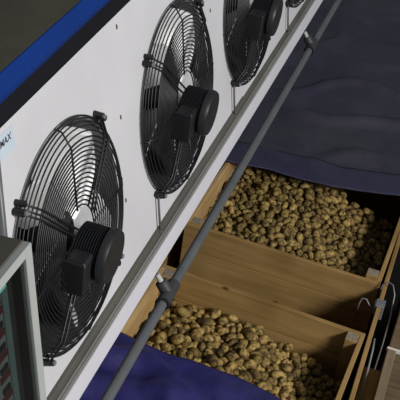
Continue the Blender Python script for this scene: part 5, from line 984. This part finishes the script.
7 75 -917 5427 -4166 699 257 192 640; 9 81 -899 5300 -4194 342 774 533 24; 5 60 -550 5220 -4207 254 -960 46 110; 8 55 -1319 5283 -4373 701 60 491 513; 5 53 -628 5231 -4209 709 -271 -205 618; 6 53 -103 5526 -4406 53 310 377 871;
6 76 -246 5221 -4287 55 -556 -765 321; 6 60 -394 5424 -4222 671 422 106 600; 3 75 -867 5244 -4161 214 -911 276 221; 2 62 -537 5322 -4181 200 -432 -834 279; 0 78 -101 5636 -4346 508 -536 -453 498; 0 73 -1008 5304 -4212 54 -495 -867 -9;
8 76 -1227 5803 -4225 175 684 -1 -709; 5 80 -1255 5267 -4274 913 -137 -281 261; 2 68 -982 5353 -4157 552 -312 -678 372; 8 64 -756 5292 -4205 414 -217 -414 781; 4 79 -795 5322 -4159 212 -79 -502 835; 2 70 -330 5360 -4235 366 868 125 310;
0 49 -300 5315 -4270 754 -534 -136 357; 0 64 -98 5692 -4356 621 278 358 -640; 6 68 -996 5405 -4196 14 -235 -41 -971; 7 90 -1158 5443 -4211 392 -586 -415 575; 3 75 -107 5274 -4307 71 -559 -826 0; 0 76 -236 5224 -4242 519 -449 -406 604;
4 75 -275 5472 -4258 91 35 -733 673; 0 59 -1165 5252 -4252 981 44 78 -171; 9 73 -1120 5326 -4220 733 36 -78 675; 0 79 -1180 5262 -4207 340 -358 -869 26; 8 78 -314 5318 -4223 90 -508 -426 -743; 1 75 -1094 5422 -4202 939 -204 -146 235;
4 61 -658 5262 -4199 254 434 751 -429; 7 60 -97 5479 -4393 485 -499 -302 652; 1 49 -465 5454 -4238 438 507 -731 -129; 0 78 -672 5319 -4151 399 -892 -203 -65; 0 73 -101 5343 -4348 800 94 493 329; 7 64 -828 5275 -4171 31 -104 -576 810;
0 75 -463 5507 -4231 1 -657 -669 -348; 7 73 -1310 5266 -4291 584 85 740 323; 0 63 -105 5511 -4368 571 -688 -299 334; 9 64 -229 5346 -4250 557 -576 -544 249; 5 53 -518 5405 -4217 367 -251 385 -809; 0 74 -410 5272 -4205 835 -182 -487 182;
1 76 -524 5241 -4179 74 860 478 -162; 5 62 -349 5211 -4241 874 -145 429 175; 3 82 -465 5397 -4223 45 558 815 -151; 9 48 -828 5254 -4145 361 25 61 930; 9 82 -1304 5311 -4277 80 469 845 -244; 4 67 -1274 5991 -4246 -2 605 -209 -768;
3 54 -242 5393 -4281 496 -307 -793 -177; 5 69 -295 5362 -4259 502 -473 -376 619; 8 49 -659 5349 -4211 588 -536 -391 462; 9 84 -1271 5512 -4237 7 -798 -599 -74; 5 69 -635 5277 -4147 218 -784 -509 -280; 6 70 -420 5332 -4210 86 270 781 557;
2 84 -1130 5266 -4229 443 108 468 757; 0 56 -189 5496 -4279 631 644 -228 -366; 4 73 -1095 5334 -4183 647 -238 -110 716; 9 76 -1311 6300 -4234 407 556 724 -28; 7 59 -549 5280 -4179 62 -907 -226 350; 9 68 -966 5265 -4160 64 793 -603 -61;
5 83 -184 5325 -4265 615 -245 -367 653; 3 81 -109 5562 -4340 698 169 42 695; 0 74 -265 5314 -4241 443 531 722 14; 4 73 -419 5480 -4249 582 -127 -230 769; 5 49 -1009 5391 -4149 620 -83 -520 -582; 1 84 -1260 5314 -4233 182 860 366 305;
8 69 -759 5268 -4171 10 -248 -896 -369; 3 77 -194 5252 -4260 232 -791 -556 104; 6 60 -509 5288 -4213 132 -497 380 -769; 6 59 -98 5467 -4354 612 351 34 708; 0 79 -434 5234 -4193 411 494 385 662; 7 69 -1134 5372 -4203 202 964 150 83;
3 82 -142 5251 -4225 130 273 930 -209; 3 86 -1032 5363 -4178 466 -94 126 871; 7 82 -104 5407 -4349 460 -594 -344 564; 6 48 -1214 5254 -4251 546 514 48 660; 8 78 -754 5309 -4126 730 -375 -133 556; 9 74 -1034 5285 -4182 571 -238 -578 531;
9 93 -185 5395 -4287 789 492 221 294; 1 73 -1298 6302 -4187 126 -989 -77 6; 7 59 -425 5412 -4202 729 -157 -641 183; 2 56 -296 5505 -4278 134 -276 -504 -808; 3 55 -359 5251 -4242 198 -327 6 924; 7 77 -1281 5717 -4248 136 -739 -196 631;
8 63 -998 5302 -4177 683 -164 -158 694; 3 80 -1046 5320 -4139 245 54 878 -408; 3 84 -310 5271 -4210 650 500 -228 524; 4 61 -659 5362 -4174 114 -674 -608 403; 3 59 -648 5226 -4167 25 448 25 893; 0 56 -264 5330 -4284 949 232 -211 6;
7 84 -925 5262 -4143 580 -228 -333 708; 1 69 -1309 5757 -4251 748 -514 -415 63; 5 75 -933 5363 -4153 369 852 86 360; 5 58 -138 5298 -4243 60 -229 -747 621; 6 53 -258 5365 -4261 558 -458 -690 -46; 5 75 -450 5296 -4198 143 -189 908 344;
0 75 -494 5306 -4176 145 -737 -640 162; 7 71 -200 5252 -4211 82 -182 252 947; 5 93 -158 5378 -4233 461 -78 -58 882; 3 84 -106 5340 -4257 704 320 618 142; 7 70 -696 5233 -4168 929 -44 225 291; 3 66 -146 5263 -4279 503 164 387 755;
9 67 -702 5350 -4145 296 -195 620 -700; 9 60 -107 5504 -4329 171 228 898 -335; 4 59 -503 5226 -4215 61 590 798 -108; 6 74 -1253 5262 -4215 523 -355 -758 -159; 9 71 -1081 5263 -4201 454 -568 -585 361; 2 60 -1086 5383 -4187 75 -877 128 456;
8 80 -1221 5279 -4177 92 -673 -466 566; 6 60 -136 5527 -4311 89 -815 -423 -387; 4 55 -1263 6067 -4198 350 166 -864 322; 1 63 -631 5232 -4132 479 -21 -326 815; 9 79 -104 5577 -4293 731 -84 118 667; 0 77 -108 6151 -4319 397 -204 39 894;
1 72 -786 5245 -4145 508 -177 -503 677; 4 72 -1308 5425 -4221 447 451 279 720; 2 62 -365 5445 -4239 213 263 887 313; 4 86 -199 5443 -4254 823 -85 335 451; 5 59 -100 5642 -4297 150 -571 -588 -553; 5 66 -1311 5341 -4239 24 754 639 155;
4 78 -1305 5273 -4229 345 458 788 225; 6 73 -1284 5543 -4197 76 -835 -545 -27; 0 77 -1312 6016 -4216 717 73 -417 554; 1 71 -1181 5336 -4212 548 826 128 -24; 7 68 -103 5368 -4307 715 179 87 670; 4 59 -1057 5251 -4171 214 -368 -898 -108;
9 85 -1306 5307 -4188 407 576 664 -249; 0 52 -311 5446 -4246 893 -391 205 -90; 4 68 -104 5236 -4261 534 -490 -557 406; 5 81 -106 5431 -4242 12 -773 -511 375; 2 73 -392 5217 -4182 379 -717 -524 -262; 5 65 -979 5313 -4139 24 203 -973 -112;
0 66 -1314 5718 -4216 293 -628 -630 350; 3 73 -130 5575 -4248 133 164 830 516; 3 59 -1285 6259 -4193 403 -324 212 829; 3 81 -1186 5321 -4162 137 702 541 442; 4 69 -1197 5413 -4193 773 -288 -558 93; 2 65 -617 5350 -4145 952 -151 -260 58;
2 61 -1314 6193 -4222 738 360 -566 -70; 4 65 -279 5404 -4227 14 -733 -655 -183; 7 86 -1279 5422 -4181 24 -872 186 452; 4 72 -966 5257 -4116 49 757 -605 -241; 0 80 -1289 5365 -4201 308 -507 -759 268; 5 78 -1119 5334 -4138 626 -503 -364 473;
1 75 -135 5475 -4296 123 624 609 -474; 3 76 -235 5403 -4214 650 -355 -496 454; 7 86 -360 5255 -4185 571 299 -346 681; 9 84 -1275 5993 -4185 695 250 531 415; 7 58 -389 5376 -4214 566 287 319 703; 9 65 -1236 6104 -4201 213 -969 -58 115;
8 61 -1228 5445 -4194 741 -627 188 148; 9 70 -1207 5367 -4188 677 -123 682 247; 5 70 -820 5245 -4110 67 -561 -822 -72; 1 48 -1291 5262 -4187 723 -149 -75 -670; 5 72 -1244 5345 -4182 200 -429 -879 -62; 4 86 -724 5257 -4133 15 837 455 -304;
3 61 -463 5356 -4187 274 -818 -504 -37; 2 54 -210 5386 -4249 354 356 765 404; 6 76 -105 5508 -4279 71 574 574 580; 6 80 -1016 5261 -4144 83 779 582 220; 2 65 -359 5339 -4214 830 164 -256 467; 7 55 -674 5272 -4151 665 389 309 -557;
2 59 -629 5390 -4199 653 -452 238 560; 7 65 -942 5314 -4167 165 -121 -283 937; 7 55 -477 5255 -4199 518 -227 -184 804; 6 73 -577 5304 -4148 572 -709 -346 -223; 2 72 -1264 5788 -4192 541 -455 296 643; 5 73 -132 5391 -4276 649 490 247 527;
8 57 -1109 5245 -4181 266 -824 -129 -483; 8 70 -841 5293 -4136 823 -533 41 192; 9 93 -262 5350 -4205 181 -955 -30 -232; 6 76 -514 5361 -4160 186 52 -613 766; 3 76 -1307 5344 -4150 679 -211 488 506; 7 58 -420 5374 -4195 616 -293 545 487;
9 84 -480 5256 -4154 837 429 335 55; 6 68 -1152 5259 -4175 235 -488 -800 -258; 6 65 -1283 5746 -4206 230 -593 -666 389; 0 66 -150 5438 -4267 422 -473 313 708; 1 64 -1280 5825 -4165 730 126 -526 417; 7 71 -1111 5282 -4177 521 -728 -265 -359;
6 56 -1263 5305 -4183 623 -418 -367 -551; 4 48 -97 5613 -4269 637 50 -372 -673; 3 75 -883 5245 -4106 174 145 220 949; 4 49 -498 5387 -4193 168 768 536 308; 5 65 -255 5253 -4210 497 566 -623 210; 8 63 -1236 5477 -4221 811 242 241 -475;
8 68 -101 5442 -4309 23 -711 703 -19; 4 57 -898 5343 -4176 218 -654 -226 688; 8 58 -778 6280 -4112 643 677 163 319; 2 93 -699 5301 -4107 115 -495 -723 467; 2 66 -441 5330 -4167 220 940 259 24; 2 60 -872 5299 -4163 434 456 419 654;
9 63 -1312 5488 -4239 481 -697 189 -496; 2 71 -1272 5480 -4197 658 490 -391 -418; 4 57 -468 5216 -4177 288 542 99 -783; 0 83 -1243 5400 -4158 217 464 -215 831; 8 77 -1284 5893 -4185 110 732 -122 661; 7 54 -289 5535 -4270 329 429 -761 358;
3 58 -134 5624 -4262 13 -789 614 -8; 9 70 -870 5346 -4144 646 215 607 410; 1 61 -98 5289 -4257 661 143 733 -78; 0 79 -1143 5321 -4183 764 29 -300 571; 9 65 -226 5310 -4225 524 -52 165 -834; 6 64 -375 5312 -4187 265 -28 -791 550;
5 64 -1264 5667 -4172 835 301 -394 -241; 3 78 -338 5392 -4196 780 -535 -314 80; 3 65 -184 5296 -4223 87 242 -445 -858;
''',
'n_near': 133, 'n_far': 167}
# settled resting places: shape, length mm, x y z in mm, quaternion in thousandths; most visible first
rows = [[int(t) for t in r.split()] for r in POTATOES['near'].strip().split(';') if r.strip()], [[int(t) for t in r.split()] for r in POTATOES['far'].strip().split(';') if r.strip()]
for which, data, count, lab in ((0, rows[0], POTATOES['n_near'], 'earthy tan potato loose in the heap in the nearest crate'),
                                (1, rows[1], POTATOES['n_far'], 'earthy tan potato loose in the heap in the crate under the dark tarpaulin')):
    grp = ('potatoes in the nearest crate', 'potatoes in the crate under the dark tarpaulin')[which]
    rest = MB()
    for n_, (k, L, x, y, z, qw, qx, qy, qz) in enumerate(data):
        m = Matrix.Translation(W(x / 1000, y / 1000, z / 1000)) @ Quaternion((qw, qx, qy, qz)).normalized().to_matrix().to_4x4() @ Matrix.Scale(L / 1000, 4)
        if n_ < count:
            o = bpy.data.objects.new('potato', MESHES[k]); COL.objects.link(o); o.matrix_world = m
            tag(o, lab, 'potato', grp)
        else:
            rest.add(SHAPES[k][0], SHAPES[k][1], m)
    # loose earth and lower layers seen in the gaps
    F = racked((-1.343, -1.363)[which], (4.753, 5.213)[which], 0, math.radians((-5.3, -3.0)[which]))
    vs = []; fs = []; nx, ny = 24, 20
    ya, yb = ((-.86, -.03), (.03, 1.12))[which]; wd = (1.30, 1.315)[which]
    lo = {}
    inv = F.inverted()
    pts = [inv @ W(r[2] / 1000, r[3] / 1000, r[4] / 1000) for r in data]
    for j in range(ny + 1):
        for i in range(nx + 1):
            x = .031 + (wd - .062) * i / nx; y = ya + (yb - ya) * j / ny
            near = sorted(((p.x - x) ** 2 + (p.y - y) ** 2, p.z) for p in pts)[:10]
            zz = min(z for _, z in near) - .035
            vs.append((x, y, zz))
    for j in range(ny):
        for i in range(nx):
            a = j * (nx + 1) + i; fs.append((a, a + 1, a + nx + 2, a + nx + 1))
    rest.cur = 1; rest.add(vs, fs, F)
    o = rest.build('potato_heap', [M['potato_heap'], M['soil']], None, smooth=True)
    tag(o, ('rest of the heaped potatoes and loose earth in the nearest crate', 'rest of the heaped potatoes and loose earth in the crate under the dark tarpaulin')[which], 'potatoes', None, 'stuff')
